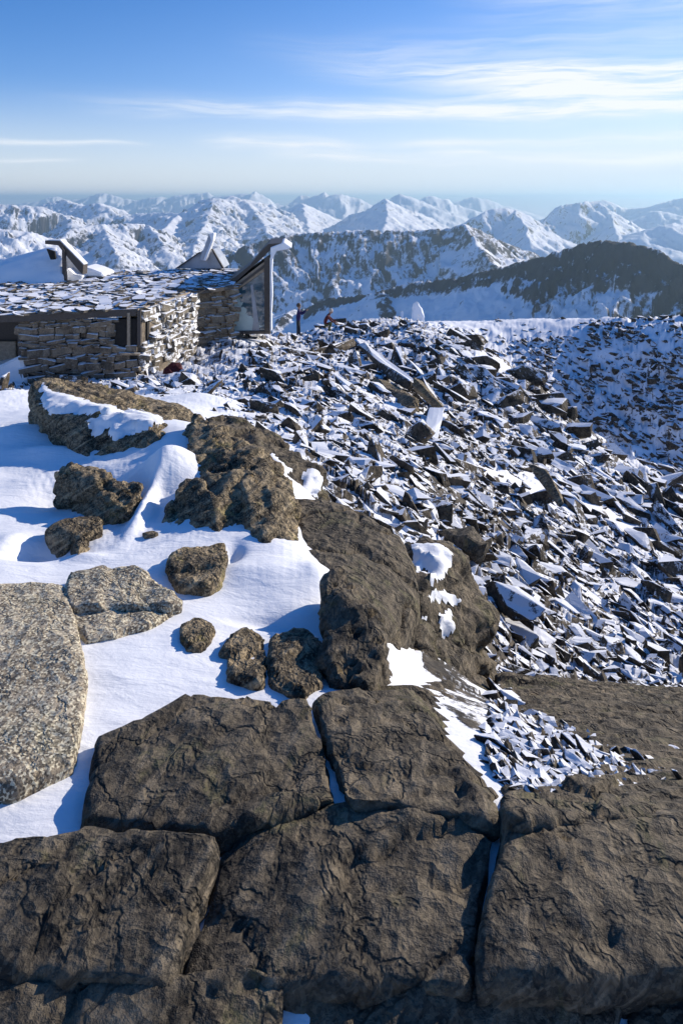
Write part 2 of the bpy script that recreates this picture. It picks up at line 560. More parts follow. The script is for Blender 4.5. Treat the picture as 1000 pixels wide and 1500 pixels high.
def ground_z(x, y, rough=True):
    """height and rockiness of the summit ground at world x, y"""
    y = np.maximum(y, 0.65)
    u = x / y
    ly = np.log(y)
    row = row_at(u, ly)
    z = -(row - HY) / 1000.0 * y
    # where it is rubble instead of drifted snow
    px = u * 1000 + 500
    lim = np.interp(px, [-900, 0, 60, 300, 420, 480, 600, 640, 1000, 1900], [19, 19, 17, 12.5, 8.5, 5.2, 3.2, 2.1, 1.3, 1.1])
    wig = fbm2(x * 0.5, y * 0.5, 3, seed=40)
    rk = smooth01(y / lim + wig * 0.25, 0.95, 1.15)
    rk *= 1 - 0.85 * smooth01(y, 110, 150) * 0
    # open snow patches among the rubble
    patch = smooth01(fbm2(x * 0.23, y * 0.23, 4, seed=61), 0.18, 0.42) * 0.9
    bowl = smooth01(px - np.interp(y, [20, 28, 35, 42, 50, 60], [1000, 860, 790, 715, 640, 600]), 0, 60) * smooth01(y, 24, 32)
    rk = rk * (1 - 0.22 * bowl)
    rim = smooth01(px, 540, 620) * (1 - smooth01(px, 840, 900)) * smooth01(y, 54, 58) * (1 - smooth01(y, 70, 80))
    rk = rk * (1 - 0.75 * rim)
    rk = rk * (1 - patch * smooth01(y, 6, 10))
    for bx, by, bY, rx, ry, h in BUMPS:
        p = P(bx, by, bY)
        d = ((x - p.x) / rx) ** 2 + ((y - p.y) / ry) ** 2
        z = z + h * np.exp(-d * 1.2)
    far = smooth01(y, 25, 60)
    sx_ = x * 0.8 + y * 0.6; sy_ = -x * 0.6 + y * 0.8
    sas = fbm2(sx_ * 1.6, sy_ * 6.5, 4, gain=0.55, seed=31, ridged=True)
    z = z + (sas - 0.3) * 0.016 * smooth01(fbm2(x * 0.9, y * 0.9, 2, seed=33), -0.25, 0.35) * (1 - rk)
    z = z + fbm2(x * 0.9, y * 0.9, 3, seed=3) * 0.035 * (1 + far * 3) * smooth01(y, 0.5, 4)
    z = z + fbm2(x * 2.2 + y * 0.6, y * 5.0, 3, seed=5) * 0.010 * (1 - rk)
    if rough:
        sc = 1 + 0.9 * smooth01(y, 15, 50)
        wx = x + fbm2(x * 1.3, y * 1.3, 2, seed=8) * 0.35; wy = y + fbm2(x * 1.3, y * 1.3, 2, seed=9) * 0.35
        # slabs dip to the lower right: squeeze cells across that direction
        a = R(-38)
        rx_ = wx * math.cos(a) + wy * math.sin(a); ry_ = -wx * math.sin(a) + wy * math.cos(a)
        big = facets(rx_ * 0.6, ry_ * 1.25, 0.95, 1, 0.9, 0.28)
        mid = facets(rx_ * 0.7, ry_ * 1.2, 0.42, 2, 1.2, 0.4)
        sml = facets(wx, wy, 0.19, 3, 1.3, 0.45)
        z = z + rk * (big * 0.42 + mid * 0.45 + sml * 0.4 * smooth01(-y, -45, -12)) * sc * smooth01(y, 1.5, 7) * (0.6 + 0.4 * smooth01(y, 12, 24))
        z = z + rk * fbm2(x * 0.35, y * 0.35, 4, seed=14) * 0.25 * smooth01(y, 8, 20)
        z = z + bowl * (fbm2(x * 0.33, y * 0.22, 4, gain=0.5, seed=17, ridged=True) - 0.3) * 0.7 * (1 - smooth01(y, 46, 54))
    return z, rk, px


UU, LL = np.meshgrid(us, lys)
YY = np.exp(LL)
XX = UU * (YY + 0.9 * np.exp(-YY / 1.5))
ZZ, RK, PX = ground_z(XX, YY)
nr, nc = UU.shape
idx = np.arange(nr * nc).reshape(nr, nc)
quads = np.stack([idx[:-1, :-1], idx[:-1, 1:], idx[1:, 1:], idx[1:, :-1]], -1).reshape(-1, 4)
me = mesh_np('summit_ground', np.stack([XX, YY, ZZ], -1).reshape(-1, 3), quads, [M_GROUND], smooth=True)
at = me.attributes.new('rocky', 'FLOAT', 'POINT')
at.data.foreach_set('value', RK.ravel().astype(np.float32))
ground = tag(link('ground', me), kind='structure')


def gz(x, y):
    z, _, _ = ground_z(np.array([float(x)]), np.array([float(y)]), True)
    return float(z[0])


# the ground goes on behind the viewpoint
def back_ground():
    xs = np.linspace(-14, 14, 60); ys = np.linspace(-14, 0.66, 50)
    X, Y = np.meshgrid(xs, ys)
    Z = -1.62 + fbm2(X * 0.5, Y * 0.5, 4, seed=77) * 0.25 * smooth01(-Y, -0.5, 2) - 0.04
    i = np.arange(X.size).reshape(X.shape)
    q = np.stack([i[:-1, :-1], i[:-1, 1:], i[1:, 1:], i[1:, :-1]], -1).reshape(-1, 4)
    me = mesh_np('ground_behind', np.stack([X, Y, Z], -1).reshape(-1, 3), q, [M_SNOW], smooth=True)
    tag(link('ground', me), kind='structure')


back_ground()

# ------------------------------------------------------------------ mountains
BASE = [(100, -60), (150, -62), (300, -190), (700, -420), (1200, -560), (3000, -640), (8000, -800), (20000, -900), (32000, -560), (45000, -330), (62000, -200), (90000, -200)]


def km(pts):
    return [P(a, b, c * 1000.0) for a, b, c in pts]


# crest points, steep slope, gentle slope, height of the steep part (m along), back slope, rockiness, crest roughness
RIDGES = [
    # --- the dark ridge straight across the valley
    dict(p=[(360, 520, 2.7), (405, 480, 2.62), (430, 455, 2.58), (480, 437, 2.52), (540, 429, 2.45), (600, 414, 2.38), (650, 408, 2.32), (700, 398, 2.26), (750, 388, 2.2), (800, 384, 2.15)],
         s1=1.1, s2=0.36, d1=42, rock=1.0, amp=0.28, foot=1.5),
    dict(p=[(560, 424, 2.42), (566, 445, 2.30), (574, 472, 2.15)], s1=0.5, s2=0.4, d1=50, rock=0.95, amp=0.3, foot=0.6),
    dict(p=[(430, 452, 2.55), (410, 466, 2.4), (400, 490, 2.3)], s1=0.5, s2=0.4, d1=50, rock=0.8, amp=0.3, foot=0.6),
    dict(p=[(690, 402, 2.27), (750, 385, 2.2), (800, 373, 2.15), (850, 355, 2.1), (880, 351, 2.07), (920, 353, 2.02), (965, 365, 1.97), (1000, 386, 1.92), (1080, 420, 1.8), (1300, 470, 1.6)],
         s1=1.0, s2=0.30, d1=130, rock=1.04, amp=1.0, foot=1.6),
    # --- long ridge behind it with a sunlit right end
    dict(p=[(250, 420, 3.6), (320, 378, 3.7), (360, 358, 3.8), (400, 346, 3.9), (440, 340, 4.0), (500, 337, 4.0), (560, 335, 4.0), (620, 336, 4.0), (655, 333, 4.0), (678, 327, 3.95), (700, 335, 4.05),
            (740, 355, 4.2), (790, 372, 4.3), (900, 400, 4.4)],
         s1=0.80, s2=0.35, d1=250, rock=0.80, amp=0.8),
    dict(p=[(678, 327, 3.95), (690, 345, 3.75), (715, 375, 3.5), (735, 400, 3.3)], s1=0.8, s2=0.5, d1=200, rock=0.6, amp=0.5),
    # --- left group
    dict(p=[(-250, 292, 8.0), (-80, 296, 7.6), (0, 298, 7.4), (60, 302, 7.6), (90, 312, 7.8), (110, 330, 7.4)], s1=0.50, s2=0.42, d1=500, rock=0.60, amp=0.9),
    dict(p=[(-60, 330, 4.6), (20, 336, 4.9), (70, 350, 5.6)], s1=0.4, s2=0.35, d1=500, rock=0.4, amp=0.9),
    dict(p=[(60, 300, 11), (90, 291, 10.5), (120, 300, 10.0), (145, 297, 9.6), (165, 308, 9.2), (185, 325, 9.0)], s1=0.5, s2=0.35, d1=400, rock=0.58, amp=0.7),
    dict(p=[(85, 352, 5.2), (105, 335, 5.5), (140, 328, 5.8), (190, 326, 6.1), (215, 328, 6.3), (232, 345, 5.9), (245, 372, 5.3)], s1=0.62, s2=0.45, d1=500, rock=0.58, amp=1.0),
    dict(p=[(150, 328, 6.0), (160, 350, 5.2), (175, 380, 4.6)], s1=0.55, s2=0.5, d1=400, rock=0.58, amp=0.8),
    dict(p=[(200, 312, 8.6), (240, 310, 8.4), (262, 312, 8.2), (285, 306, 8.2), (300, 298, 8.6), (313, 289, 8.8), (328, 291, 9.2), (343, 286, 9.4), (358, 291, 9.6), (378, 295, 10.0), (400, 301, 10.4),
            (425, 313, 10.8), (450, 330, 11.0)], s1=0.55, s2=0.42, d1=500, rock=0.50, amp=1.0),
    dict(p=[(313, 289, 8.8), (305, 315, 7.6), (290, 345, 6.4), (280, 380, 5.4)], s1=0.5, s2=0.45, d1=400, rock=0.60, amp=0.9),
    dict(p=[(358, 291, 9.6), (380, 318, 8.2), (395, 345, 7.0)], s1=0.5, s2=0.42, d1=400, rock=0.60, amp=0.8),
    dict(p=[(262, 312, 8.2), (240, 335, 7.0), (252, 365, 6.0)], s1=0.6, s2=0.45, d1=400, rock=0.36, amp=0.5),
    # --- small pyramid left of centre
    dict(p=[(425, 312, 12), (435, 304, 12), (442, 297, 11.8), (455, 303, 12.2), (480, 314, 12.8), (515, 328, 13.5)], s1=0.6, s2=0.45, d1=500, rock=0.42, amp=0.5),
    dict(p=[(442, 297, 11.8), (448, 320, 10.0), (455, 345, 8.5)], s1=0.6, s2=0.5, d1=500, rock=0.36, amp=0.5),
    # --- centre peaks
    dict(p=[(515, 334, 10), (535, 318, 10.2), (553, 302, 10.3), (565, 290, 10.3), (578, 297, 10.7), (600, 308, 11.2), (630, 318, 12)], s1=0.7, s2=0.5, d1=500, rock=0.34, amp=0.5),
    dict(p=[(565, 290, 10.3), (568, 312, 9.0), (562, 335, 8.0)], s1=0.6, s2=0.5, d1=500, rock=0.36, amp=0.6),
    dict(p=[(568, 296, 15), (575, 286, 15), (585, 283, 15), (600, 287, 15.4), (625, 298, 16)], s1=0.5, s2=0.35, d1=500, rock=0.2, amp=0.5),
    dict(p=[(612, 292, 17), (623, 284, 17), (640, 288, 17), (657, 291, 17), (680, 302, 17)], s1=0.5, s2=0.3, d1=600, rock=0.2, amp=0.4),
    dict(p=[(675, 293, 21), (692, 287, 21), (712, 291, 21), (735, 299, 21)], s1=0.4, s2=0.3, d1=600, rock=0.15, amp=0.3),
    # --- rounded peak right of centre
    dict(p=[(675, 330, 7.6), (695, 315, 7.7), (712, 307, 7.8), (735, 303, 7.9), (752, 306, 8.0), (768, 317, 8.2), (785, 330, 8.4), (810, 352, 8.8)], s1=0.75, s2=0.5, d1=400, rock=0.42, amp=0.5),
    dict(p=[(752, 306, 8.0), (768, 330, 7.2), (778, 355, 6.5)], s1=0.7, s2=0.5, d1=400, rock=0.42, amp=0.5),
    # --- the big dome
    dict(p=[(790, 335, 8.6), (803, 318, 8.8), (818, 302, 9.0), (835, 296, 9.1), (860, 293.5, 9.2), (878, 296, 9.3), (888, 305, 9.4), (900, 316, 9.6), (920, 326, 10), (955, 345, 10.5)], s1=0.85, s2=0.4, d1=450, rock=0.42, amp=0.4),
    dict(p=[(886, 303, 9.4), (895, 325, 8.6), (905, 350, 7.8)], s1=0.7, s2=0.5, d1=400, rock=0.36, amp=0.5),
    dict(p=[(870, 294, 13.5), (885, 292, 13.5), (905, 299, 13.5), (920, 305, 13.5), (945, 302, 12.8), (970, 296, 12.5), (1000, 289, 12.5), (1060, 284, 12.5), (1250, 290, 12.5)], s1=0.5, s2=0.35, d1=600, rock=0.2, amp=0.5),
    dict(p=[(925, 322, 10.5), (960, 308, 10.6), (985, 310, 10.6), (1010, 318, 10.6), (1100, 320, 10.6)], s1=0.45, s2=0.3, d1=400, rock=0.2, amp=0.5),
    dict(p=[(935, 345, 7.5), (965, 330, 7.7), (990, 325, 7.8), (1010, 330, 7.8), (1100, 320, 7.8)], s1=0.4, s2=0.25, d1=300, rock=0.12, amp=0.4),
    # --- blue ranges on the skyline
    dict(p=[(-300, 294, 26), (-60, 300, 26), (30, 298, 26), (58, 294, 25), (68, 288, 25), (85, 287, 25), (98, 292, 25), (118, 291, 24), (135, 284, 24), (152, 281, 24), (172, 287, 24), (200, 292, 24), (225, 288, 23),
            (255, 286, 23), (275, 284, 23), (305, 281, 22), (318, 287, 22), (335, 286, 21), (352, 283, 21), (364, 284, 20), (372, 278.5, 20), (380, 284, 20), (392, 289, 20), (405, 299, 20)],
         s1=0.35, s2=0.28, d1=900, rock=0.36, amp=0.6),
    dict(p=[(420, 300, 19), (430, 290, 19), (440, 285, 19), (450, 286, 19), (458, 290, 19), (465, 283, 18.5), (473, 280.5, 18.5), (482, 286, 18.5), (495, 283, 18), (503, 283, 18), (515, 287, 18), (530, 291, 18), (550, 304, 18)],
         s1=0.45, s2=0.3, d1=800, rock=0.34, amp=0.5),
    dict(p=[(-500, 291, 56), (300, 291, 56), (430, 291, 56), (620, 289, 56), (720, 287, 56), (790, 284.5, 56), (850, 285, 56), (905, 287, 56), (960, 290, 56), (1400, 291, 56)], s1=0.06, s2=0.03, d1=2500, rock=0.0, amp=0.1),
]


def seg_dist(x, y, pts):
    """distance to a polyline, height on it there and running length"""
    bd = np.full(x.shape, 1e12); bz = np.zeros(x.shape); bt = np.zeros(x.shape)
    run = 0.0
    for a, b in zip(pts[:-1], pts[1:]):
        dx, dy = b.x - a.x, b.y - a.y
        L2 = dx * dx + dy * dy
        t = np.clip(((x - a.x) * dx + (y - a.y) * dy) / L2, 0, 1)
        d = (x - a.x - t * dx) ** 2 + (y - a.y - t * dy) ** 2
        m = d < bd
        bd = np.where(m, d, bd); bz = np.where(m, a.z + t * (b.z - a.z), bz)
        bt = np.where(m, run + t * math.sqrt(L2), bt)
        run += math.sqrt(L2)
    return np.sqrt(bd), bz, bt


def mountain_heights(x, y):
    FXI = x / 260.0; FYI = y / 260.0
    r = np.hypot(x, y)
    base = np.interp(np.log(np.maximum(y, 50)), [math.log(a) for a, b in BASE], [b for a, b in BASE])
    base = base + fbm2(x / 1800, y / 1800, 4, seed=90) * np.clip(y * 0.02, 0, 130)
    det = fbm2(FXI, FYI, 5, gain=0.6, seed=88, ridged=True)
    z = base.copy(); rock = np.full(x.shape, 0.06)
    for k, q in enumerate(RIDGES):
        pts = km(q['p'])
        D = sum(p.y for p in pts) / len(pts)
        sc = D * 0.055                                   # size of the spurs and gullies
        ws = D * 0.035
        d, zr, t = seg_dist(x + fbm2(x / ws, y / ws, 4, seed=300 + k) * D * 0.0075, y + fbm2(x / ws, y / ws, 4, seed=320 + k) * D * 0.02, pts)
        if d.min() > 9000: continue
        w = fbm2(x / sc, y / sc, 5, seed=100 + k, ridged=True)
        gul = 1 - 2 * np.abs(perlin2(t / (sc * 0.42) + 0.5 * perlin2(d / sc, t / sc, 5), d / (sc * 5) + k * 3.1, 200 + k))
        gul2 = perlin2(t / (sc * 0.13) + 0.8 * perlin2(d / sc * 2, t / sc, 6), d / (sc * 2.2) + k * 1.7, 230 + k)
        gul3 = perlin2(t / (sc * 0.05) + 1.5 * perlin2(d / sc * 3, t / sc, 6), d / (sc * 0.9) + k * 1.7, 260 + k)
        ramp = 1 - np.exp(-d / (sc * 0.3))
        drop = q['s2'] * d + (q['s1'] - q['s2']) * q['d1'] * (1 - np.exp(-d / q['d1']))
        am = q['amp'] * sc * ramp
        h = zr - drop + am * (0.20 * w + 0.17 * gul + 0.07 * gul2 + 0.09 * det) - am * 0.20
        h = h + q['amp'] * D * (0.0018 if 'foot' in q else 0.0013) * fbm2(t / (sc * 0.25), d / sc, 4, seed=50 + k) * np.exp(-d / (sc * 0.6))
        steep = np.exp(-d / (q['d1'] * 1.5))
        if 'foot' in q: steep = 1.6 * np.exp(-(d / (q['foot'] * q['d1'])) ** 4) - 0.6
        if 'foot' in q: rr_n = 0.22 * fbm2(x / (sc * 0.5), y / (sc * 0.5), 4, seed=70 + k) * 2
        else: rr_n = 0
        rr = (q['rock'] + rr_n) * (0.6 + 0.4 * steep) * (1 + 0.9 * gul3 * (1 - 0.6 * q['rock']))
        m = h > z
        z = np.where(m, h, z); rock = np.where(m, rr, rock)
    return z, rock


rows = np.concatenate([np.geomspace(118, 1500, 34)[:-1], np.geomspace(1500, 3000, 150)[:-1], np.geomspace(3000, 6000, 130)[:-1],
                       np.geomspace(6000, 16000, 190)[:-1], np.geomspace(16000, 30000, 60)[:-1], np.geomspace(30000, 75000, 24)])
fus = np.concatenate([np.linspace(-1.25, -0.54, 40)[:-1], np.linspace(-0.54, 0.54, 700), np.linspace(0.54, 1.25, 40)[1:]])
FU, FY = np.meshgrid(fus, rows)
FX = FU * FY
FZ, FR = mountain_heights(FX, FY)
nr, nc = FU.shape
idx = np.arange(nr * nc).reshape(nr, nc)
quads = np.stack([idx[:-1, :-1], idx[:-1, 1:], idx[1:, 1:], idx[1:, :-1]], -1).reshape(-1, 4)


def mountain_mat():
    m, g, bs = new_mat('snow_covered_mountain')
    geo = g.node('ShaderNodeNewGeometry')
    pos = geo.outputs['Position']
    at = g.node('ShaderNodeAttribute', attribute_name='rock')
    nx, ny, nz = g.sep(geo.outputs['Normal'])
    n1 = g.noise(g.vscale(pos, (1, 1, 0.35)), 1 / 160.0, 9, 0.72, 0.6)
    n2 = g.noise(g.vscale(pos, (1, 1, 0.5)), 1 / 35.0, 7, 0.75, 0.3)
    n3 = g.noise(g.vscale(pos, (1, 1, 1.6)), 1 / 9.0, 5, 0.7, 0.4)
    k = g.add(g.mul(g.sub(n1, 0.5), 2.1), g.add(g.mul(g.sub(n2, 0.5), 1.5), g.mul(g.sub(n3, 0.5), 0.6)))
    k = g.add(k, g.mul(g.sub(0.86, nz), 1.3))
    k = g.add(k, g.sub(g.mul(at.outputs['Fac'], 1.0), 0.62))
    f = g.ramp(k, -0.06, 0.30)
    c = g.mix(n2, (0.022, 0.021, 0.027), (0.065, 0.060, 0.064))
    g.set(bs.inputs['Base Color'], g.mix(f, (0.82, 0.84, 0.89), c))
    bs.inputs['Roughness'].default_value = 0.8
    bs.inputs['Specular IOR Level'].default_value = 0.1
    b = g.node('ShaderNodeBump'); b.inputs['Distance'].default_value = 22.0; b.inputs['Strength'].default_value = 0.8
    g.set(b.inputs['Height'], n1); g.set(bs.inputs['Normal'], b.outputs[0])
    return m


M_MOUNT = mountain_mat()
me = mesh_np('mountains', np.stack([FX, FY, FZ], -1).reshape(-1, 3), quads, [M_MOUNT], smooth=True)
at = me.attributes.new('rock', 'FLOAT', 'POINT')
at.data.foreach_set('value', FR.ravel().astype(np.float32))
tag(link('mountains', me), kind='structure')

# ------------------------------------------------------------------ the air
HZ = 1.0 / 21000.0
bm = bmesh.new()
bmesh.ops.create_cube(bm, size=1.0)
for v in bm.verts:
    v.co = Vector((v.co.x * 200000, 36000 + v.co.y * 80000, -1150 + (v.co.z + 0.5) * 1400))
me = bpy.data.meshes.new('haze'); bm.to_mesh(me); bm.free()
hm = bpy.data.materials.new('thin_haze'); hm.use_nodes = True
nt = hm.node_tree; nt.nodes.remove(nt.nodes['Principled BSDF'])
pv = nt.nodes.new('ShaderNodeVolumePrincipled')
pv.inputs['Color'].default_value = (0.56, 0.82, 1.0, 1)
pv.inputs['Density'].default_value = HZ
pv.inputs['Anisotropy'].default_value = 0.35
nt.links.new(pv.outputs[0], nt.nodes['Material Output'].inputs['Volume'])
me.materials.append(hm)
tag(link('haze', me), kind='stuff')

# ------------------------------------------------------------------ foreground boulders
def hull_bm(bm, pts, drop=0.0, away=0.0):
    vs = []
    for p in pts:
        vs.append(bm.verts.new(p))
        if drop:
            vs.append(bm.verts.new(p + Vector((0, away, -drop))))
    r = bmesh.ops.convex_hull(bm, input=vs)
    bad = list({e for e in r['geom_interior'] + r['geom_unused'] if isinstance(e, bmesh.types.BMVert)})
    if bad:
        bmesh.ops.delete(bm, geom=bad, context='VERTS')


def PG(px, py, lift=0.0):
    """the ground point met in direction (px, py), raised a little"""
    ys = np.geomspace(1.0, 12.0, 260)
    xs = (px - 500) / 1000 * ys
    zr = -(py - HY) / 1000 * ys
    z, _, _ = ground_z(xs, ys, False)
    k = np.nonzero(zr < z + lift)[0]
    k = k[0] if len(k) else 259
    if k > 0:
        a = zr[k - 1] - z[k - 1] - lift; b = zr[k] - z[k] - lift
        yy = ys[k - 1] + (ys[k] - ys[k - 1]) * a / (a - b + 1e-9)
    else: yy = ys[0]
    return (px, py, float(yy))


def sculpt(name, groups, voxel, smooth=2):
    """union of convex lumps -> even mesh (verts array, faces)"""
    bm = bmesh.new()
    for grp in groups:
        pts, drop = grp[0], grp[1]
        hull_bm(bm, [P(*p) for p in pts], drop, grp[2] if len(grp) > 2 else 0.0)
    bmesh.ops.recalc_face_normals(bm, faces=bm.faces)
    me = bpy.data.meshes.new('tmp'); bm.to_mesh(me); bm.free()
    o = bpy.data.objects.new('tmp', me); COL.objects.link(o)
    r = o.modifiers.new('r', 'REMESH'); r.mode = 'VOXEL'; r.voxel_size = voxel; r.adaptivity = 0
    if smooth:
        s = o.modifiers.new('s', 'SMOOTH'); s.factor = 0.5; s.iterations = smooth
    dg = bpy.context.evaluated_depsgraph_get()
    ev = o.evaluated_get(dg)
    m2 = bpy.data.meshes.new_from_object(ev)
    bpy.data.objects.remove(o); bpy.data.meshes.remove(me)
    n = len(m2.vertices)
    v = np.empty(n * 3, np.float32); m2.vertices.foreach_get('co', v); v = v.reshape(-1, 3).astype(float)
    nn = np.empty(n * 3, np.float32); m2.vertex_normals.foreach_get('vector', nn); nn = nn.reshape(-1, 3).astype(float)
    return m2, v, nn


def rough_up(v, nn, seed, amp, freq, ledge=0.0, ledge_dir=(0.35, 0.25, 0.9), ledge_f=9.0, fold=0.0, fold_dir=(1, 0.2, 0.2), fold_f=7.0, crack=0.0, chip=0.0, chip_amt=0.17):
    d = fbm3(v * freq + seed * 3.3, 5, 0.52, seed) * amp
    d += fbm3(v * freq * 3.1 + seed, 4, 0.55, seed + 2, True) * amp * 0.30
    if ledge:
        ax = np.array(ledge_dir) / np.linalg.norm(ledge_dir)
        q = v @ ax * ledge_f + fbm3(v * 1.6, 3, seed=seed + 5) * 1.6
        saw = q - np.floor(q)
        d += (np.minimum(saw * 1.3, 1 - np.clip((saw - 0.77) / 0.23, 0, 1)) - 0.5) * ledge
    if fold:
        ax = np.array(fold_dir) / np.linalg.norm(fold_dir)
        q = v @ ax * fold_f + fbm3(v * 1.3, 3, seed=seed + 7) * 0.9
        d += (1 - 2 * np.abs(np.sin(q * np.pi)) ** 0.7) * -fold
    if chip:
        vw = v + np.stack([fbm3(v * 4 + 7 * a, 2, seed=seed + a) for a in range(3)], 1) * 0.03
        d += facets3(vw, chip, seed) * chip_amt + facets3(vw, chip * 0.4, seed + 1) * chip_amt * 0.8
    if crack:
        q = np.abs(fbm3(v * freq * 0.9 + 31.0, 3, seed=seed + 9))
        d -= np.exp(-(q / 0.018) ** 2) * crack
    return v + nn * d[:, None]


def big_rock(groups, label, mat, voxel=0.022, smooth=2, seed=1, snow=(), cat='boulder', name='boulder', group=None, near=1.0, lift=None, **kw):
    if lift is not None:
        groups = [([PG(p[0], p[1], lift) for p in q[0]], *q[1:]) for q in groups]
    else:
        groups = [([(p[0], p[1], p[2] * near) for p in q[0]], *q[1:]) for q in groups]
    me, v, nn = sculpt(name, groups, voxel, smooth)
    kw.setdefault('chip', voxel * 16)
    if 'slab' in name: kw.setdefault('chip_amt', 0.05)
    amp = kw.pop('amp', 0.03); freq = kw.pop('freq', 3.0)
    w = rough_up(v, nn, seed, amp, freq, **kw)
    org = np.array([w[:, 0].mean(), w[:, 1].mean(), w[:, 2].min()])
    me.vertices.foreach_set('co', (w - org).astype(np.float32).ravel())
    me.name = name
    me.materials.clear(); me.materials.append(mat)
    me.polygons.foreach_set('use_smooth', np.ones(len(me.polygons), bool))
    me.update()
    o = link(name, me); o.location = org
    tag(o, label, cat, group)
    for poly, th, nzmin in snow:
        px = w[:, 0] / w[:, 1] * 1000 + 500; py = HY - w[:, 2] / w[:, 1] * 1000
        jx = fbm3(w * 9.0, 5, 0.65, seed=seed + 20) * 12; jy = fbm3(w * 9.0 + 40, 5, 0.65, seed=seed + 21) * 12
        X, Y = px + jx, py + jy
        # distance inside the outline
        ins = in_poly(X, Y, poly)
        dist = np.full(X.shape, 1e9)
        for k in range(len(poly)):
            x1, y1 = poly[k]; x2, y2 = poly[(k + 1) % len(poly)]
            t = np.clip(((X - x1) * (x2 - x1) + (Y - y1) * (y2 - y1)) / ((x2 - x1) ** 2 + (y2 - y1) ** 2 + 1e-9), 0, 1)
            dist = np.minimum(dist, np.hypot(X - x1 - t * (x2 - x1), Y - y1 - t * (y2 - y1)))
        sd = np.where(ins, dist, -dist)
        keep = (sd > -3) & (nn[:, 2] > nzmin) & (((w - 0) @ nn.T[:, :1] * 0).ravel() == 0)
        face = (nn * w).sum(1) < 0.25 * np.linalg.norm(w, axis=1)
        keep &= face
        f = np.empty(len(me.loops), np.int32); me.loops.foreach_get('vertex_index', f)
        if len(me.loops) != 4 * len(me.polygons): continue
        f = f.reshape(-1, 4)
        fk = f[keep[f].all(1)]
        if len(fk) < 4: continue
        # keep one connected patch
        par = np.arange(len(w))
        for _ in range(400):
            mn = par[fk].min(1); old = par.copy()
            for c_ in range(4): np.minimum.at(par, fk[:, c_], mn)
            if (par == old).all(): break
        lab_, cnt = np.unique(par[fk[:, 0]], return_counts=True)
        fk = fk[par[fk[:, 0]] == lab_[cnt.argmax()]]
        ids = np.unique(fk); rm = np.full(len(w), -1); rm[ids] = np.arange(len(ids))
        thk = th * np.clip(sd[ids] / 9.0, -0.4, 1) + 0.002
        thk = thk * (1 + 0.5 * fbm3(w[ids] * 6, 2, seed=seed + 30))
        up = nn[ids] * 0.6 + np.array([0, 0, 0.6])
        q = w[ids] + up * thk[:, None]
        sm = mesh_np('snow_patch', q - org, rm[fk].astype(np.int32), [M_SNOW], smooth=True)
        link('snow_patch', sm, o)
    return o


# --- left boulder with the flat lichened top
big_rock([([(48, 563, 5.7), (62, 556, 5.8), (130, 568, 6.1), (200, 580, 6.2), (255, 594, 6.1), (300, 622, 5.7), (62, 598, 5.15), (90, 606, 5.0), (150, 614, 4.9), (235, 632, 4.8), (270, 650, 4.8),
            (80, 645, 4.95), (112, 674, 4.75), (165, 684, 4.65), (228, 665, 4.65)], 0.6)],
         'large brown boulder with flat lichened top and two snow patches below the stone hut', M_BOULDER, 0.022, 2, 3, amp=0.04, freq=1.8, ledge=0.03,
         ledge_dir=(0.25, -0.5, 0.85), ledge_f=6.0,
         snow=[([(60, 560), (84, 574), (120, 586), (178, 598), (196, 612), (160, 612), (96, 603), (74, 610), (58, 590)], 0.02, 0.1),
               ([(128, 618), (150, 604), (200, 600), (238, 612), (240, 626), (205, 630), (168, 646), (158, 628), (138, 640)], 0.022, 0.05)])
# --- ribbed boulder in the middle
big_rock([([(286, 606, 5.2), (340, 634, 4.95), (392, 664, 4.65), (424, 700, 4.35), (400, 760, 4.2), (320, 700, 4.6), (262, 640, 5.0)], 0.8),
          ([(388, 664, 4.55), (426, 702, 4.25), (438, 738, 4.02), (437, 796, 3.72), (418, 812, 3.6), (404, 780, 3.68), (396, 720, 3.95), (380, 690, 4.2)], 0.5),
          ([(352, 642, 4.75), (384, 662, 4.5), (398, 700, 4.12), (400, 770, 3.72), (392, 800, 3.58), (366, 798, 3.6), (360, 730, 3.9), (345, 680, 4.3)], 0.5),
          ([(306, 622, 4.95), (344, 642, 4.75), (352, 690, 4.25), (356, 760, 3.82), (350, 798, 3.64), (326, 796, 3.66), (322, 730, 4.0), (300, 670, 4.5)], 0.5),
          ([(284, 612, 5.1), (305, 622, 5.0), (310, 668, 4.5), (300, 706, 4.25), (286, 690, 4.35), (276, 640, 4.8)], 0.5),
          ([(266, 712, 4.1), (290, 700, 4.12), (316, 730, 3.86), (324, 788, 3.66), (286, 790, 3.68), (236, 768, 3.82), (246, 742, 3.95)], 0.4),
          ([(298, 690, 4.25), (350, 690, 4.15), (356, 798, 3.66), (304, 796, 3.70), (318, 735, 3.86)], 0.4)],
         'big ribbed brown boulder with deep folds between snow pillow and dark whaleback rock', M_BOULDER, 0.016, 1, 5, near=0.95, amp=0.02, freq=2.5, ledge=0.018, ledge_dir=(0.7, -0.3, 0.5),
         ledge_f=7.0, crack=0.02, chip=0.22, chip_amt=0.22)
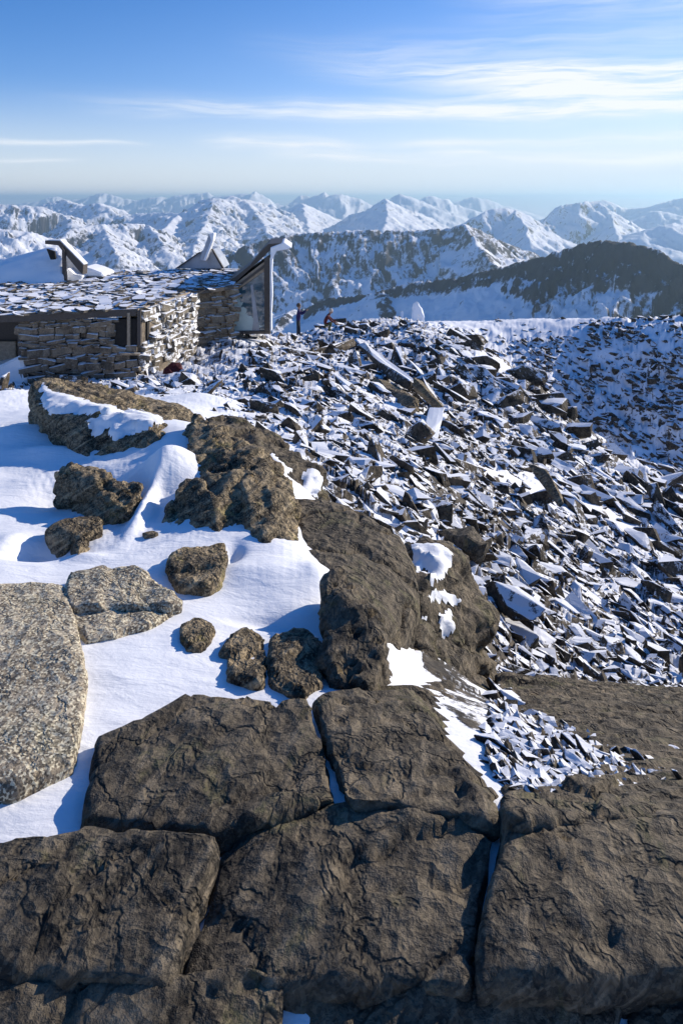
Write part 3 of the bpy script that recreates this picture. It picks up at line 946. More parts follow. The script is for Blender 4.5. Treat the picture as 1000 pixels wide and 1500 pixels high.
# --- dark smooth whaleback
big_rock([([(432, 728, 4.4), (480, 734, 4.35), (530, 752, 4.2), (585, 788, 4.0), (603, 828, 3.8), (613, 870, 3.55), (604, 912, 3.3), (582, 950, 3.1), (565, 1000, 2.9), (437, 800, 3.65), (480, 828, 3.45),
            (520, 868, 3.2), (548, 915, 3.02), (545, 990, 2.8), (450, 760, 4.0)], 0.6)],
         'long smooth dark whaleback rock sloping down beside the snow-capped dark boulder', M_DARKROCK, 0.02, 3, 8, near=0.96, chip=0.0, amp=0.03, freq=1.6, fold=0.007,
         fold_dir=(0.7, 0.5, 0.6), fold_f=3.0, crack=0.03)
big_rock([([(478, 836, 3.22), (498, 834, 3.25), (516, 862, 3.12), (528, 885, 3.0), (500, 905, 2.9), (470, 915, 2.88)], 0.5),
          ([(500, 880, 2.98), (530, 878, 3.0), (552, 905, 2.9), (560, 955, 2.72), (540, 1010, 2.55), (478, 925, 2.82), (475, 960, 2.7), (490, 1000, 2.58)], 0.5)],
         'knobbly dark boulder at the right edge of the sunlit snow mound', M_DARKROCK, 0.017, 2, 9, near=0.90, amp=0.06, freq=4.0, crack=0.03, ledge=0.015)
# --- dark ridge rocks behind the ribbed boulder
big_rock([([(300, 610, 6.3), (350, 616, 6.4), (400, 638, 6.1), (440, 662, 5.7), (470, 690, 5.35), (466, 728, 4.9), (430, 735, 4.7), (380, 680, 5.0), (325, 640, 5.5)], 0.7)],
         'dark shaded rock ridge streaked with two snow sheets behind the ribbed boulder', M_DARKROCK, 0.028, 1, 12, amp=0.09, freq=2.0, ledge=0.06, ledge_f=4.0,
         snow=[([(383, 664), (400, 666), (428, 690), (420, 702), (398, 688)], 0.018, -0.3), ([(438, 725), (446, 690), (458, 682), (476, 700), (466, 730)], 0.018, -0.3)])
big_rock([([(598, 802, 4.25), (640, 797, 4.4), (668, 815, 4.35), (692, 850, 4.25), (708, 890, 4.05), (704, 950, 3.7), (690, 1000, 3.4), (605, 985, 3.1), (604, 935, 3.35), (614, 872, 3.65), (602, 832, 3.95)], 0.6)],
         'dark boulder with a snow cap and thin snow ledges right of the whaleback', M_DARKROCK, 0.022, 1, 14, amp=0.10, freq=2.6, ledge=0.07, ledge_f=4.5,
         ledge_dir=(0.5, 0.2, 0.8),
         snow=[([(600, 800), (642, 794), (664, 812), (652, 848), (636, 862), (622, 830), (608, 850)], 0.02, -0.1), ([(618, 880), (650, 862), (680, 884), (640, 884)], 0.012, 0.0),
               ([(640, 905), (662, 890), (668, 925), (650, 935)], 0.01, -0.2), ([(612, 905), (628, 898), (622, 930), (610, 960), (600, 940)], 0.01, -0.2)])
# --- granite slabs
big_rock([([(96, 862, 2.98), (104, 838, 3.10), (150, 829, 3.14), (198, 830, 3.13), (228, 856, 2.98), (266, 880, 2.88), (250, 886, 2.85), (180, 884, 2.86), (104, 886, 2.86)], 0.25)],
         'pale speckled granite slab, upper half of the cracked pair in the snow', M_GRANITE, 0.012, 1, 21, cat='rock', name='granite_slab', lift=0.05, amp=0.022, freq=4.5, ledge=0.012, ledge_f=12)
big_rock([([(100, 890, 2.82), (180, 888, 2.83), (250, 889, 2.82), (266, 886, 2.84), (216, 915, 2.73), (160, 925, 2.70), (124, 937, 2.65)], 0.25)],
         'pale speckled granite slab, lower half below the horizontal crack', M_GRANITE, 0.012, 1, 22, cat='rock', name='granite_slab', lift=0.022, amp=0.018, freq=5, ledge=0.01, ledge_f=12)
big_rock([([(-90, 852, 3.0), (60, 852, 3.0), (95, 856, 2.98), (112, 905, 2.76), (120, 950, 2.58), (128, 1010, 2.35), (112, 1110, 2.02), (20, 1150, 1.9), (-120, 1150, 1.9)], 0.3)],
         'flat pale granite slab at the left edge with salt and pepper grain', M_GRANITE, 0.016, 1, 23, cat='rock', name='granite_slab', lift=0.05, amp=0.016, freq=3.0)
big_rock([([(249, 815, 3.22), (266, 801, 3.30), (328, 796, 3.32), (331, 815, 3.2), (320, 848, 3.06), (304, 859, 3.02), (262, 855, 3.04), (248, 838, 3.10)], 0.3)],
         'squarish grey-brown rock set alone in the snow mound', M_BOULDER, 0.012, 1, 24, cat='rock', name='rock', lift=0.04, amp=0.02, freq=6)
big_rock([([(80, 692, 4.15), (104, 682, 4.22), (140, 679, 4.22), (168, 698, 4.1), (166, 722, 4.0), (132, 738, 3.95), (112, 716, 4.05)], 0.5),
          ([(126, 734, 3.92), (150, 722, 3.95), (192, 742, 3.86), (182, 753, 3.82), (150, 758, 3.8)], 0.4),
          ([(160, 705, 4.05), (192, 699, 4.1), (209, 711, 4.0), (196, 738, 3.88), (165, 735, 3.9)], 0.4)],
         'craggy dark brown rock sticking out of the drift and casting a blue shadow', M_BOULDER, 0.016, 1, 25, cat='rock', name='rock', near=0.965, amp=0.05, freq=5, crack=0.02, ledge=0.02)
big_rock([([(66, 777, 3.58), (88, 763, 3.68), (125, 756, 3.72), (152, 758, 3.72), (148, 770, 3.62), (118, 784, 3.52), (90, 794, 3.46)], 0.3)],
         'low flat tan rock half buried in snow under the craggy dark rock', M_BOULDER, 0.013, 1, 26, cat='rock', name='rock', lift=0.06, amp=0.02, freq=6)
big_rock([([(103, 793, 3.42), (112, 785, 3.46), (126, 786, 3.45), (128, 797, 3.38), (115, 805, 3.34), (104, 802, 3.36)], 0.15)],
         'fist-sized brown stone lying on the snow below the flat tan rock', M_BOULDER, 0.008, 1, 27, cat='rock', name='rock', lift=0.03, amp=0.01, freq=10)
big_rock([([(208, 780, 3.52), (222, 776, 3.55), (234, 779, 3.53), (225, 783, 3.49), (212, 784, 3.49)], 0.12)],
         'tiny flat stone chip in the snow left of the ribbed boulder', M_BOULDER, 0.007, 1, 28, cat='rock', name='rock', lift=0.02, amp=0.006, freq=12)
big_rock([([(264, 912, 2.68), (285, 905, 2.71), (308, 914, 2.68), (312, 922, 2.65), (298, 946, 2.55), (280, 948, 2.55), (266, 932, 2.6)], 0.2)],
         'small brown granite rock in the snow below the cracked slabs', M_BOULDER, 0.010, 1, 29, cat='rock', name='rock', lift=0.022, amp=0.018, freq=7)
big_rock([([(328, 948, 2.55), (345, 925, 2.64), (368, 918, 2.67), (390, 930, 2.62), (392, 955, 2.52), (380, 1000, 2.35), (335, 990, 2.4)], 0.25)],
         'rounded brown rock at the lower edge of the snow mound, left one of two', M_BOULDER, 0.012, 1, 30, cat='rock', name='rock', lift=0.022, amp=0.03, freq=5)
big_rock([([(394, 935, 2.60), (425, 922, 2.65), (455, 924, 2.64), (470, 940, 2.58), (470, 1000, 2.36), (430, 1020, 2.3), (396, 1000, 2.37)], 0.25)],
         'rounded brown rock beside the knobbly boulder at the lower edge of the snow mound', M_BOULDER, 0.012, 1, 31, cat='rock', name='rock', lift=0.022, amp=0.03, freq=5)
big_rock([([(0, 585, 9.5), (12, 570, 9.8), (26, 574, 9.8), (28, 590, 9.3), (8, 598, 9.0)], 0.4)],
         'small grey stone in the snow left of the flat topped boulder', M_BOULDER, 0.03, 1, 32, cat='rock', name='rock', amp=0.05, freq=3)
# --- fractured bedrock under the viewpoint
q = dict(v1=(135, 1075), v2=(290, 1015), v3=(455, 1022), v4=(600, 1012), v5=(720, 985), v6=(860, 1030), v7=(1050, 1010), v8=(1200, 1060),
         m0=(-120, 1235), m1=(120, 1205), m2=(330, 1222), m3=(500, 1168), m4=(735, 1208), m5=(960, 1160), m6=(1250, 1190),
         n0=(-150, 1420), n1=(250, 1446), n2=(430, 1398), n3=(690, 1446), n4=(930, 1388), n5=(1300, 1400), b0=(-200, 2000), b1=(380, 2000), b2=(800, 2000), b3=(1300, 2000))
for cell, lab, lf in (('v1 v2 v3 m3 m2 m1', 'dark bedrock slab just below the rounded brown rocks and the small granite rock', .06),
                      ('v3 v4 v5 m4 m3', 'dark bedrock slab directly below the knobbly boulder and the whaleback', .04),
                      ('v5 v6 v7 v8 m6 m5 m4', 'dark bedrock slab where the rubble slope meets the bedrock at the right', .08),
                      ('m0 m1 m2 n1 n0', 'dark bedrock slab at the left edge below the flat pale granite slab', .07),
                      ('m2 m3 m4 n3 n2 n1', 'dark bedrock slab in the middle of the fractured bedrock pavement', .05),
                      ('m4 m5 m6 n5 n4 n3', 'dark bedrock slab at the right edge, middle row of the fractured pavement', .07),
                      ('n0 n1 n2 b1 b0', 'dark bedrock slab in the bottom left corner of the view', .06),
                      ('n2 n3 n4 b2 b1', 'dark bedrock slab at the centre of the bottom edge of the view', .04),
                      ('n4 n5 b3 b2', 'dark bedrock slab in the bottom right corner of the view', .07)):
    c = [q[k] for k in cell.split()]
    mx, my = sum(a for a, b in c) / len(c), sum(b for a, b in c) / len(c)
    rr = random.Random(lab)
    hs_ = [(mx + (a - mx) * 0.97, my + (b - my) * 0.97) for a, b in c]
    pts = [(a, b, PG(a, b, lf + rr.uniform(-.03, .03))[2]) for a, b in hs_]
    big_rock([(pts, 0.35)], lab, M_DARKROCK, 0.016, 1, rr.randint(30, 90), cat='rock', name='rock_slab', amp=0.016, freq=2.2, ledge=0.012, ledge_f=14, ledge_dir=(.25, -.35, .9), crack=0.012,
             chip=0.30, chip_amt=0.10)

# ------------------------------------------------------------------ the boulder slope
def proto_rock(rs, n, dims):
    bm = bmesh.new()
    vs = []
    for k in range(n):
        p = rs.uniform(-1, 1, 3)
        ax = rs.randint(3)
        p[ax] = np.sign(p[ax]) * rs.uniform(0.75, 1)
        vs.append(bm.verts.new((p[0] * dims[0] / 2, p[1] * dims[1] / 2, p[2] * dims[2] / 2)))
    r = bmesh.ops.convex_hull(bm, input=vs)
    bad = list({e for e in r['geom_interior'] + r['geom_unused'] if isinstance(e, bmesh.types.BMVert)})
    if bad: bmesh.ops.delete(bm, geom=bad, context='VERTS')
    bmesh.ops.recalc_face_normals(bm, faces=bm.faces)
    bmesh.ops.triangulate(bm, faces=bm.faces)
    me = bpy.data.meshes.new('rock'); bm.to_mesh(me); bm.free()
    return me


rs = np.random.RandomState(5)
protos = []
for k in range(40):
    d = (1.0, rs.uniform(0.5, 0.95), rs.uniform(0.18, 0.4) if k % 3 == 0 else rs.uniform(0.4, 0.85))
    me = proto_rock(rs, rs.randint(10, 19), d)
    me.materials.append(M_SCREE)
    v = np.empty(len(me.vertices) * 3, np.float32); me.vertices.foreach_get('co', v)
    f = np.empty(len(me.loops), np.int32); me.loops.foreach_get('vertex_index', f)
    protos.append((me, v.reshape(-1, 3).astype(float), f.reshape(-1, 3)))


def fine_proto(rs, dims, seed):
    """a larger angular block with chipped edges"""
    bm = bmesh.new()
    for k in range(rs.randint(10, 14)):
        p = rs.uniform(-1, 1, 3); ax = rs.randint(3); p[ax] = np.sign(p[ax])
        bm.verts.new((p[0] * dims[0] / 2, p[1] * dims[1] / 2, p[2] * dims[2] / 2))
    r = bmesh.ops.convex_hull(bm, input=bm.verts[:])
    bad = list({e for e in r['geom_interior'] + r['geom_unused'] if isinstance(e, bmesh.types.BMVert)})
    if bad: bmesh.ops.delete(bm, geom=bad, context='VERTS')
    bmesh.ops.dissolve_limit(bm, angle_limit=R(12), verts=bm.verts[:], edges=bm.edges[:])
    bmesh.ops.bevel(bm, geom=bm.edges[:], offset=0.018, segments=1, affect='EDGES', profile=0.5)
    bmesh.ops.triangulate(bm, faces=bm.faces)
    bmesh.ops.subdivide_edges(bm, edges=[e for e in bm.edges if e.calc_length() > 0.14], cuts=2, use_grid_fill=True)
    bmesh.ops.triangulate(bm, faces=bm.faces)
    bmesh.ops.recalc_face_normals(bm, faces=bm.faces)
    me = bpy.data.meshes.new('rock'); bm.to_mesh(me); bm.free()
    n = len(me.vertices)
    v = np.empty(n * 3, np.float32); me.vertices.foreach_get('co', v); v = v.reshape(-1, 3).astype(float)
    v = v + np.stack([fbm3(v * 3 + seed + a * 9, 4, 0.6, seed) for a in range(3)], 1) * 0.05
    me.vertices.foreach_set('co', v.astype(np.float32).ravel()); me.update()
    me.materials.append(M_SCREE)
    return me


fine_thick = np.concatenate([rs.uniform(0.16, 0.34, 7), rs.uniform(0.36, 0.75, 7)])
fines = [fine_proto(rs, (1.0, rs.uniform(0.5, 0.9), fine_thick[k]), k) for k in range(14)]

# where slope is in view
cu_px = CU[0] * 1000 + 500
runmin = np.minimum.accumulate(CR, axis=0)
vis = (CR <= np.minimum.accumulate(np.vstack([np.full((1, CR.shape[1]), 1e9), CR[:-1]]), axis=0) + 6)
dr = np.maximum(-(np.gradient(CR, axis=0)), 0.0) + 0.15
wgt = vis * dr * (CR > 440) * (CR < 1250) * (cu_px[None, :] > -60) * (cu_px[None, :] < 1090)
wgt = wgt / wgt.sum()


def sample_slope(n, rs):
    k = rs.choice(wgt.size, n, p=wgt.ravel())
    j, i = np.unravel_index(k, wgt.shape)
    u = cu[i] + rs.uniform(-.5, .5, n) * (cu[1] - cu[0])
    ly = cl_[j] + rs.uniform(-.5, .5, n) * (cl_[1] - cl_[0])
    y = np.exp(ly)
    return u * y, y


def rot_for(rs, n):
    """slabs lie roughly along the bedding: long axis to the lower right, some tipped up"""
    out = []
    for k in range(n):
        if rs.rand() < 0.62:
            e = Euler((R(rs.normal(-22, 20)), R(rs.normal(18, 16)), R(rs.normal(-38, 18))))
        elif rs.rand() < 0.7:
            e = Euler((R(rs.normal(0, 18)), R(rs.normal(0, 18)), R(rs.uniform(0, 360))))
        else:
            e = Euler((R(rs.normal(55, 22)), R(rs.normal(0, 25)), R(rs.uniform(-80, 30))))
        out.append(np.array(e.to_matrix()))
    return np.array(out)


N = 26000
x, y = sample_slope(N, rs)
pxs = 6.3 * (1 - rs.rand(N)) ** (-1 / 1.75)
pxs = np.minimum(pxs, 44)
size = np.clip(pxs * y / 1000.0, 0.05, 1.9)
z, rk, ppx = ground_z(x, y)
# no rubble inside the hut or on the clean drifts
hut_zone = (x > -16) & (x < -3.3) & (y > 21.3) & (y < 38)
ok = (rk > 0.45) & ~hut_zone & ~((y < 4.6) & (ppx > 425) & (ppx < 715))
ok |= (rk > 0.12) & (rs.rand(N) < 0.12) & ~hut_zone & (y > 6)
drift = smooth01(fbm2(x * 0.12 + 5, y * 0.2, 3, seed=66), 0.0, 0.3)
ok &= ~((rs.rand(N) < drift * 0.5) & (y > 24) & (ppx > 560))
bigcalm = (ppx > 560) & (y > 40)
size = np.where(bigcalm, size * 0.8, size)
nearp = (ppx > 415) & (ppx < 512) & (y > 34) & (y < 44)
size = np.where(nearp, np.minimum(size, 0.35), size)
size = np.where(bigcalm, np.minimum(size, 0.65), size)
x, y, z, size = x[ok], y[ok], z[ok], size[ok]
n = len(x)
ROT = rot_for(rs, n)
stretch = np.stack([rs.uniform(0.9, 1.6, n), rs.uniform(0.7, 1.1, n), rs.uniform(0.7, 1.25, n)], 1)
order = np.argsort(-(size / y))
N_IND = 270
SPOTS = [(5, 'right behind the big boulders'), (8, 'low by the big boulders'), (12, 'low on the rubble slope'), (18, 'halfway up the rubble slope'),
         (27, 'high on the rubble slope'), (40, 'level with the two hikers'), (999, 'by the far skyline edge')]
for k in order[:N_IND]:
    q = rs.randint(len(fines)); me = fines[q]
    o = link('rock', me)
    s = size[k]
    o.matrix_world = Matrix.Translation((x[k], y[k], z[k] + s * 0.01)) @ Matrix(ROT[k].tolist()).to_4x4() @ Matrix.Diagonal((*(stretch[k] * s), 1))
    where = [w for lim, w in SPOTS if y[k] < lim][0]
    tilt = abs(ROT[k][2, 2])
    look = 'blocky dark rock' if fine_thick[q] > 0.34 else ('dark slab tipped on edge' if tilt < 0.75 else ('gently tilted dark slab' if tilt < 0.93 else 'flat-lying dark slab'))
    pxk = x[k] / y[k] * 1000 + 500
    side = 'left part' if pxk < 560 else ('middle' if pxk < 760 else 'right part')
    lab = 'snowy %s %s, %s of view' % (look, where, side)
    tag(o, lab, 'rock', lab.replace('dark slab', 'dark slabs').replace('dark rock', 'dark rocks'))
V, F, off = [], [], 0
for k in order[N_IND:]:
    _, pv_, pf = protos[rs.randint(len(protos))]
    q = (pv_ * (stretch[k] * size[k])) @ ROT[k].T + np.array([x[k], y[k], z[k] - size[k] * 0.03])
    V.append(q); F.append(pf + off); off += len(q)
me = mesh_np('scree', np.concatenate(V), np.concatenate(F), [M_SCREE])
tag(link('scree', me), 'snow-dusted angular rubble covering the slope', kind='stuff')
print('SCREE', n, sum(len(f) for f in F))


def slab_between(a, b, wpx, thick, label, mat=None, seed=0, wide=None, snow=None):
    """one long stone lying from point a to point b"""
    A, B = P(*a), P(*b)
    d = (B - A); L = d.length; d.normalize()
    w = wpx * A.y / 1000.0
    me = fines[seed % len(fines)].copy() if mat is None else fines[seed % len(fines)].copy()
    me.materials.clear(); me.materials.append(mat or M_SCREE)
    v = np.empty(len(me.vertices) * 3, np.float32); me.vertices.foreach_get('co', v); v = v.reshape(-1, 3)
    v = (v - (v.max(0) + v.min(0)) / 2) / (v.max(0) - v.min(0))
    side = d.cross(Vector((0.35, -0.75, 0.55))).normalized(); up = side.cross(d).normalized()
    M = np.array([list(d * L), list(side * w), list(up * thick)])
    q = v @ M
    me.vertices.foreach_set('co', q.astype(np.float32).ravel()); me.update()
    o = link('rock', me); o.location = (A + B) / 2
    return tag(o, label, 'rock')


slab_between((520, 502, 33), (603, 566, 22), 12, 0.5, 'long tan-sided slab pointing down from the skyline block', seed=1)
slab_between((548, 560, 24), (612, 600, 20), 24, 0.5, 'broad brown slab under the long tan-sided slab', mat=M_BOULDER, seed=3)
slab_between((590, 522, 30), (642, 588, 22), 13, 0.4, 'thin leaning slab, left of three parallel ones', seed=2)
slab_between((606, 520, 31), (658, 592, 23), 9, 0.4, 'thin leaning slab, middle of three parallel ones', seed=5)
slab_between((622, 520, 32), (674, 600, 24), 9, 0.4, 'thin leaning slab, right of three parallel ones', seed=7)
slab_between((608, 560, 21), (645, 606, 19), 18, 0.4, 'tan rock plate at the lower end of the parallel slabs', mat=M_BOULDER, seed=8)
slab_between((444, 500, 37), (500, 530, 31), 7, 0.35, 'pale snow-edged plank of rock below the two hikers', seed=4)
slab_between((460, 522, 30), (520, 500, 34), 16, 0.6, 'shaded blue-topped slab right of the two hikers', seed=6)
slab_between((640, 598, 18), (628, 652, 15), 20, 0.4, 'upright triangular slab plastered with snow at mid slope', mat=M_SNOW, seed=9)
slab_between((424, 526, 26), (428, 562, 23), 18, 0.6, 'upright dark block in the snow between hut and slope', mat=M_DARKROCK, seed=10)
slab_between((570, 640, 15), (600, 690, 12), 18, 0.4, 'steep black slab leaning in the middle of the slope', mat=M_DARKROCK, seed=11)
slab_between((700, 850, 7.0), (790, 905, 6.0), 34, 0.22, 'big tilted snow-covered plate near the lower right', seed=12)
slab_between((780, 680, 14), (830, 740, 12), 14, 0.3, 'narrow tan rock sliver lying on the sunlit slope', mat=M_BOULDER, seed=13)
slab_between((655, 770, 8.2), (700, 810, 7.2), 34, 0.35, 'shadowed dark block above the snow-capped boulder', mat=M_DARKROCK, seed=0)
big_rock([([(514, 482, 43), (524, 473, 44), (542, 474, 44), (549, 486, 43.5), (552, 520, 41), (520, 522, 40.5), (512, 500, 41.5)], 1.0)],
         'tall dark block standing on the skyline right of the crouching hiker', M_DARKROCK, 0.14, 0, 50, cat='rock', name='rock', amp=0.25, freq=0.6)
big_rock([([(552, 478, 46), (570, 474, 46), (580, 486, 45), (574, 502, 43), (556, 505, 43)], 1.0)],
         'rounded frosted rock right of the tall skyline block', M_SCREE, 0.14, 0, 51, cat='rock', name='rock', amp=0.25, freq=0.6)

# snow-plastered pillars on the far edge
big_rock([([(604, 445, 60), (608, 441, 60), (612, 444, 60), (617, 452, 60), (620, 458, 60), (622, 468, 59.6), (604, 470, 59.6)], 0.6, 0.0), ([(605, 446, 61), (612, 447, 61.2), (619, 460, 61), (606, 466, 61)], 0.6)],
         'white snow-plastered rock fin standing on the far edge of the summit', M_SNOW, 0.07, 1, 52, cat='rock', name='rock_fin', amp=0.10, freq=1.6)
big_rock([([(586, 455, 60), (590, 454, 60), (592, 468, 59.6), (585, 469, 59.6)], 0.6), ([(586, 456, 60.4), (591, 458, 60.4), (588, 466, 60.4)], 0.5)],
         'small frosted stone pillar left of the white rock fin', M_STONE_R, 0.06, 1, 53, cat='cairn', name='stone_pillar', amp=0.06, freq=2)

# ------------------------------------------------------------------ the stone hut
M_WOOD = plain('dark_stained_wood', (0.055, 0.045, 0.038), 0.6, scale=20, bump=0.004)
M_PALEWOOD = plain('weathered_pale_board', (0.30, 0.24, 0.17), 0.7, scale=14, bump=0.004)
M_SHEET = plain('grey_roof_sheet', (0.30, 0.33, 0.38), 0.45, 0.3, var=0.15, scale=2)
M_BLACK = plain('dark_interior', (0.016, 0.015, 0.014), 0.9)
M_RED = plain('red_fabric', (0.085, 0.012, 0.012), 0.9)
M_RIME = rock_mat('rime_ice', (0.3, 0.32, 0.36), (0.5, 0.52, 0.55), snow_lo=-0.6, snow_hi=-0.2, scale=3, bumpd=0.03, snow_noise=0.5)


def glass_mat():
    m, g, bs = new_mat('frosted_window_glass')
    geo = g.node('ShaderNodeNewGeometry'); pos = geo.outputs['Position']
    px, py, pz = g.sep(pos)
    n = g.noise(pos, 2.2, 5, 0.6, 0.8)
    # pale frost from the lower left corner, painted in place of mirrored mountains
    k = g.add(g.mul(g.sub(n, 0.5), 1.6), g.add(g.mul(g.add(px, 4.0), -0.9), g.mul(g.add(pz, 4.45), -0.6)))
    f = g.ramp(k, 0.0, 0.12)
    g.set(bs.inputs['Base Color'], g.mix(f, (0.03, 0.09, 0.13), (0.42, 0.54, 0.54)))
    g.set(bs.inputs['Roughness'], g.add(g.mul(f, 0.6), 0.06))
    bs.inputs['Specular IOR Level'].default_value = 1.0
    bs.inputs['Coat Weight'].default_value = 0.6
    return m


M_GLASS = glass_mat()

hut = empty('summit_hut', (-7.0, 26.0, -5.85))
tag(hut, 'low dry-stone summit hut with slate roof, snowy prow gables and a tall slanted window', 'hut')


def solid(name, outline, Y, dy, mat, parent=hut, dx=0.0, dz=0.0, bevel=0.0):
    """a slab: outline of surveyed points on the front, pushed back dy metres"""
    fr = [P(a, b, (c[0] if c else Y)) for a, b, *c in outline]
    bk = [p + Vector((dx, dy, dz)) for p in fr]
    n = len(fr)
    vs = [v for v in fr + bk]
    faces = [list(range(n)), list(range(2 * n - 1, n - 1, -1))] + [[i, i + n, (i + 1) % n + n, (i + 1) % n] for i in range(n)]
    org = Vector(parent.location) if parent else Vector((0, 0, 0))
    if parent and parent.parent: org += parent.parent.location
    me = mesh_np(name, [tuple(v - org) for v in vs], faces, [mat])
    bm = bmesh.new(); bm.from_mesh(me)
    bmesh.ops.recalc_face_normals(bm, faces=bm.faces)
    if bevel: bmesh.ops.bevel(bm, geom=bm.edges[:], offset=bevel, segments=1, affect='EDGES')
    bm.to_mesh(me); bm.free()
    return link(name, me, parent)


def box_between(name, A, B, z0, z1, thick, mat, parent=hut):
    A, B = Vector((A[0], A[1], 0)), Vector((B[0], B[1], 0))
    d = (B - A).normalized(); nrm = Vector((-d.y, d.x, 0)) * thick      # pushed to the back
    org = parent.location
    base = [A, B, B + nrm, A + nrm]
    vs = [Vector((p.x, p.y, z)) - org for z in (z0, z1) for p in base]
    me = mesh_np(name, [tuple(v) for v in vs], [[3, 2, 1, 0], [4, 5, 6, 7], [0, 1, 5, 4], [1, 2, 6, 5], [2, 3, 7, 6], [3, 0, 4, 7]], [mat])
    return link(name, me, parent)


stone_protos = []
for k in range(12):
    bm = bmesh.new()
    bmesh.ops.create_cube(bm, size=1.0)
    for v in bm.verts:
        v.co += Vector((rs.uniform(-.10, .06), rs.uniform(-.12, .05), rs.uniform(-.14, .10)))
    bmesh.ops.bevel(bm, geom=bm.edges[:], offset=0.07, segments=1, affect='EDGES')
    me = bpy.data.meshes.new('stone'); bm.to_mesh(me); bm.free()
    me.materials.append(M_STONE); stone_protos.append(me)
rime_protos = []
for me in stone_protos:
    q = me.copy(); q.materials.clear(); q.materials.append(M_STONE_R); rime_protos.append(q)
n_stones = [0]
left_over = []


def stone_wall(A, B, z0, z1, thick, plist, skip=None, wall_mat=None, hmin=.07, hmax=.27):
    wall = box_between('wall', A, B, z0, z1 - 0.03, thick, wall_mat or M_BLACK)
    A, B = Vector((A[0], A[1], 0)), Vector((B[0], B[1], 0))
    L = (B - A).length; d = (B - A).normalized(); nrm = Vector((d.y, -d.x, 0))
    z = z0
    while z < z1:
        h = min(rs.uniform(hmin, hmax), z1 - z + 0.02); s = -rs.uniform(0, .2)
        while s < L:
            w = rs.uniform(.14, .34) if rs.rand() < .55 else rs.uniform(.34, .66)
            c = s + w / 2
            if not (skip and skip(c, z + h / 2)) and c < L + 0.1:
                me = plist[rs.randint(len(plist))]
                ang = math.atan2(d.y, d.x) + R(rs.normal(0, 9))
                dep = rs.uniform(.22, .34)
                h_ = h * rs.uniform(.7, 1.2)
                p = A + d * c + nrm * rs.uniform(-.12, .08)
                M = Matrix.Translation((p.x, p.y, z + h / 2)) @ Euler((R(rs.normal(0, 9)), R(rs.normal(0, 8)), ang)).to_matrix().to_4x4() @ Matrix.Diagonal((w * 1.03, dep, h_ * 1.05, 1))
                M = Matrix.Translation(-wall.parent.location) @ M
                if n_stones[0] < 300:
                    o = link('stone', me, wall); o.matrix_local = M; n_stones[0] += 1
                else:
                    left_over.append((me, M))
            s += w + 0.012
        z += h + 0.008


GZ = -5.95
# shaded front wall, with the dark notch of the window at its right end
def notch(c, z):
    return (c > 2.95 and z > -4.82) or (c < 0.5 and z > -4.2 and False)


stone_wall((-9.98, 21.35), (-6.55, 22.05), GZ, -3.86, 0.35, stone_protos, skip=lambda c, z: c > 2.85 and z > -4.75)
stone_wall((-6.50, 22.25), (-5.62, 26.15), GZ, -3.62, 0.35, rime_protos, skip=lambda c, z: (c < 0.55 and z > -4.7 and z < -4.0) or (0.9 < c < 1.6 and z < -5.35), wall_mat=M_STONE)
stone_wall((-5.75, 26.75), (-4.35, 27.75), GZ, -3.52, 0.35, stone_protos, wall_mat=M_STONE)
if left_over:
    V, F, off = [], [], 0
    for me, M in left_over:
        v = np.array([list(M @ vv.co) for vv in me.vertices]); V.append(v)
        F += [[i + off for i in p.vertices] for p in me.polygons]; off += len(v)
    me = mesh_np('stone', np.concatenate(V), F, [M_STONE])
    tag(link('stone', me, hut), kind='stuff')
# notch: recess with a post and a snowy sill
solid('window_recess', [(184, 455), (216, 452), (216, 508), (184, 511)], 22.5, 0.25, M_BLACK)
solid('post', [(201, 455), (206, 454), (206, 506), (201, 507)], 21.95, 0.14, M_WOOD)
solid('window_board', [(186, 458), (190, 458), (190, 506), (186, 506)], 21.9, 0.1, M_PALEWOOD)
# left porch
solid('porch_wall', [(-120, 470), (34, 466), (34, 560), (-120, 565)], 22.6, 0.3, M_WOOD)
solid('porch_panel', [(-12, 500), (23, 500), (23, 537), (-12, 537)], 22.3, 0.12, M_PALEWOOD, bevel=0.02)
solid('post', [(26, 466), (31, 466), (31, 556), (26, 556)], 21.4, 0.12, M_WOOD)
solid('snow_drift', [(-60, 548), (0, 535), (30, 520), (36, 545), (40, 565), (-60, 575)], 21.2, 1.3, M_SNOW, bevel=0.08)

# roof slab
ROOF = [(-13.6, 20.4, -3.66), (-10.45, 20.95, -3.60), (-6.62, 22.05, -3.58), (-5.78, 25.9, -3.56), (-4.35, 27.4, -3.52), (-4.9, 33.0, -3.42), (-10.9, 31.5, -3.42), (-14.5, 27.0, -3.55)]
org = hut.location
top = [Vector(p) - org for p in ROOF]; bot = [p - Vector((0, 0, 0.13)) for p in top]
nR = len(ROOF)
me = mesh_np('roof', [tuple(p) for p in top + bot], [list(range(nR)), list(range(2 * nR - 1, nR - 1, -1))] + [[i, i + nR, (i + 1) % nR + nR, (i + 1) % nR] for i in range(nR)], [M_GROUND])
at = me.attributes.new('rocky', 'FLOAT', 'POINT'); at.data.foreach_set('value', np.full(2 * nR, 0.15, np.float32))
bm = bmesh.new(); bm.from_mesh(me); bmesh.ops.recalc_face_normals(bm, faces=bm.faces); bm.to_mesh(me); bm.free()
roof = link('roof', me, hut)


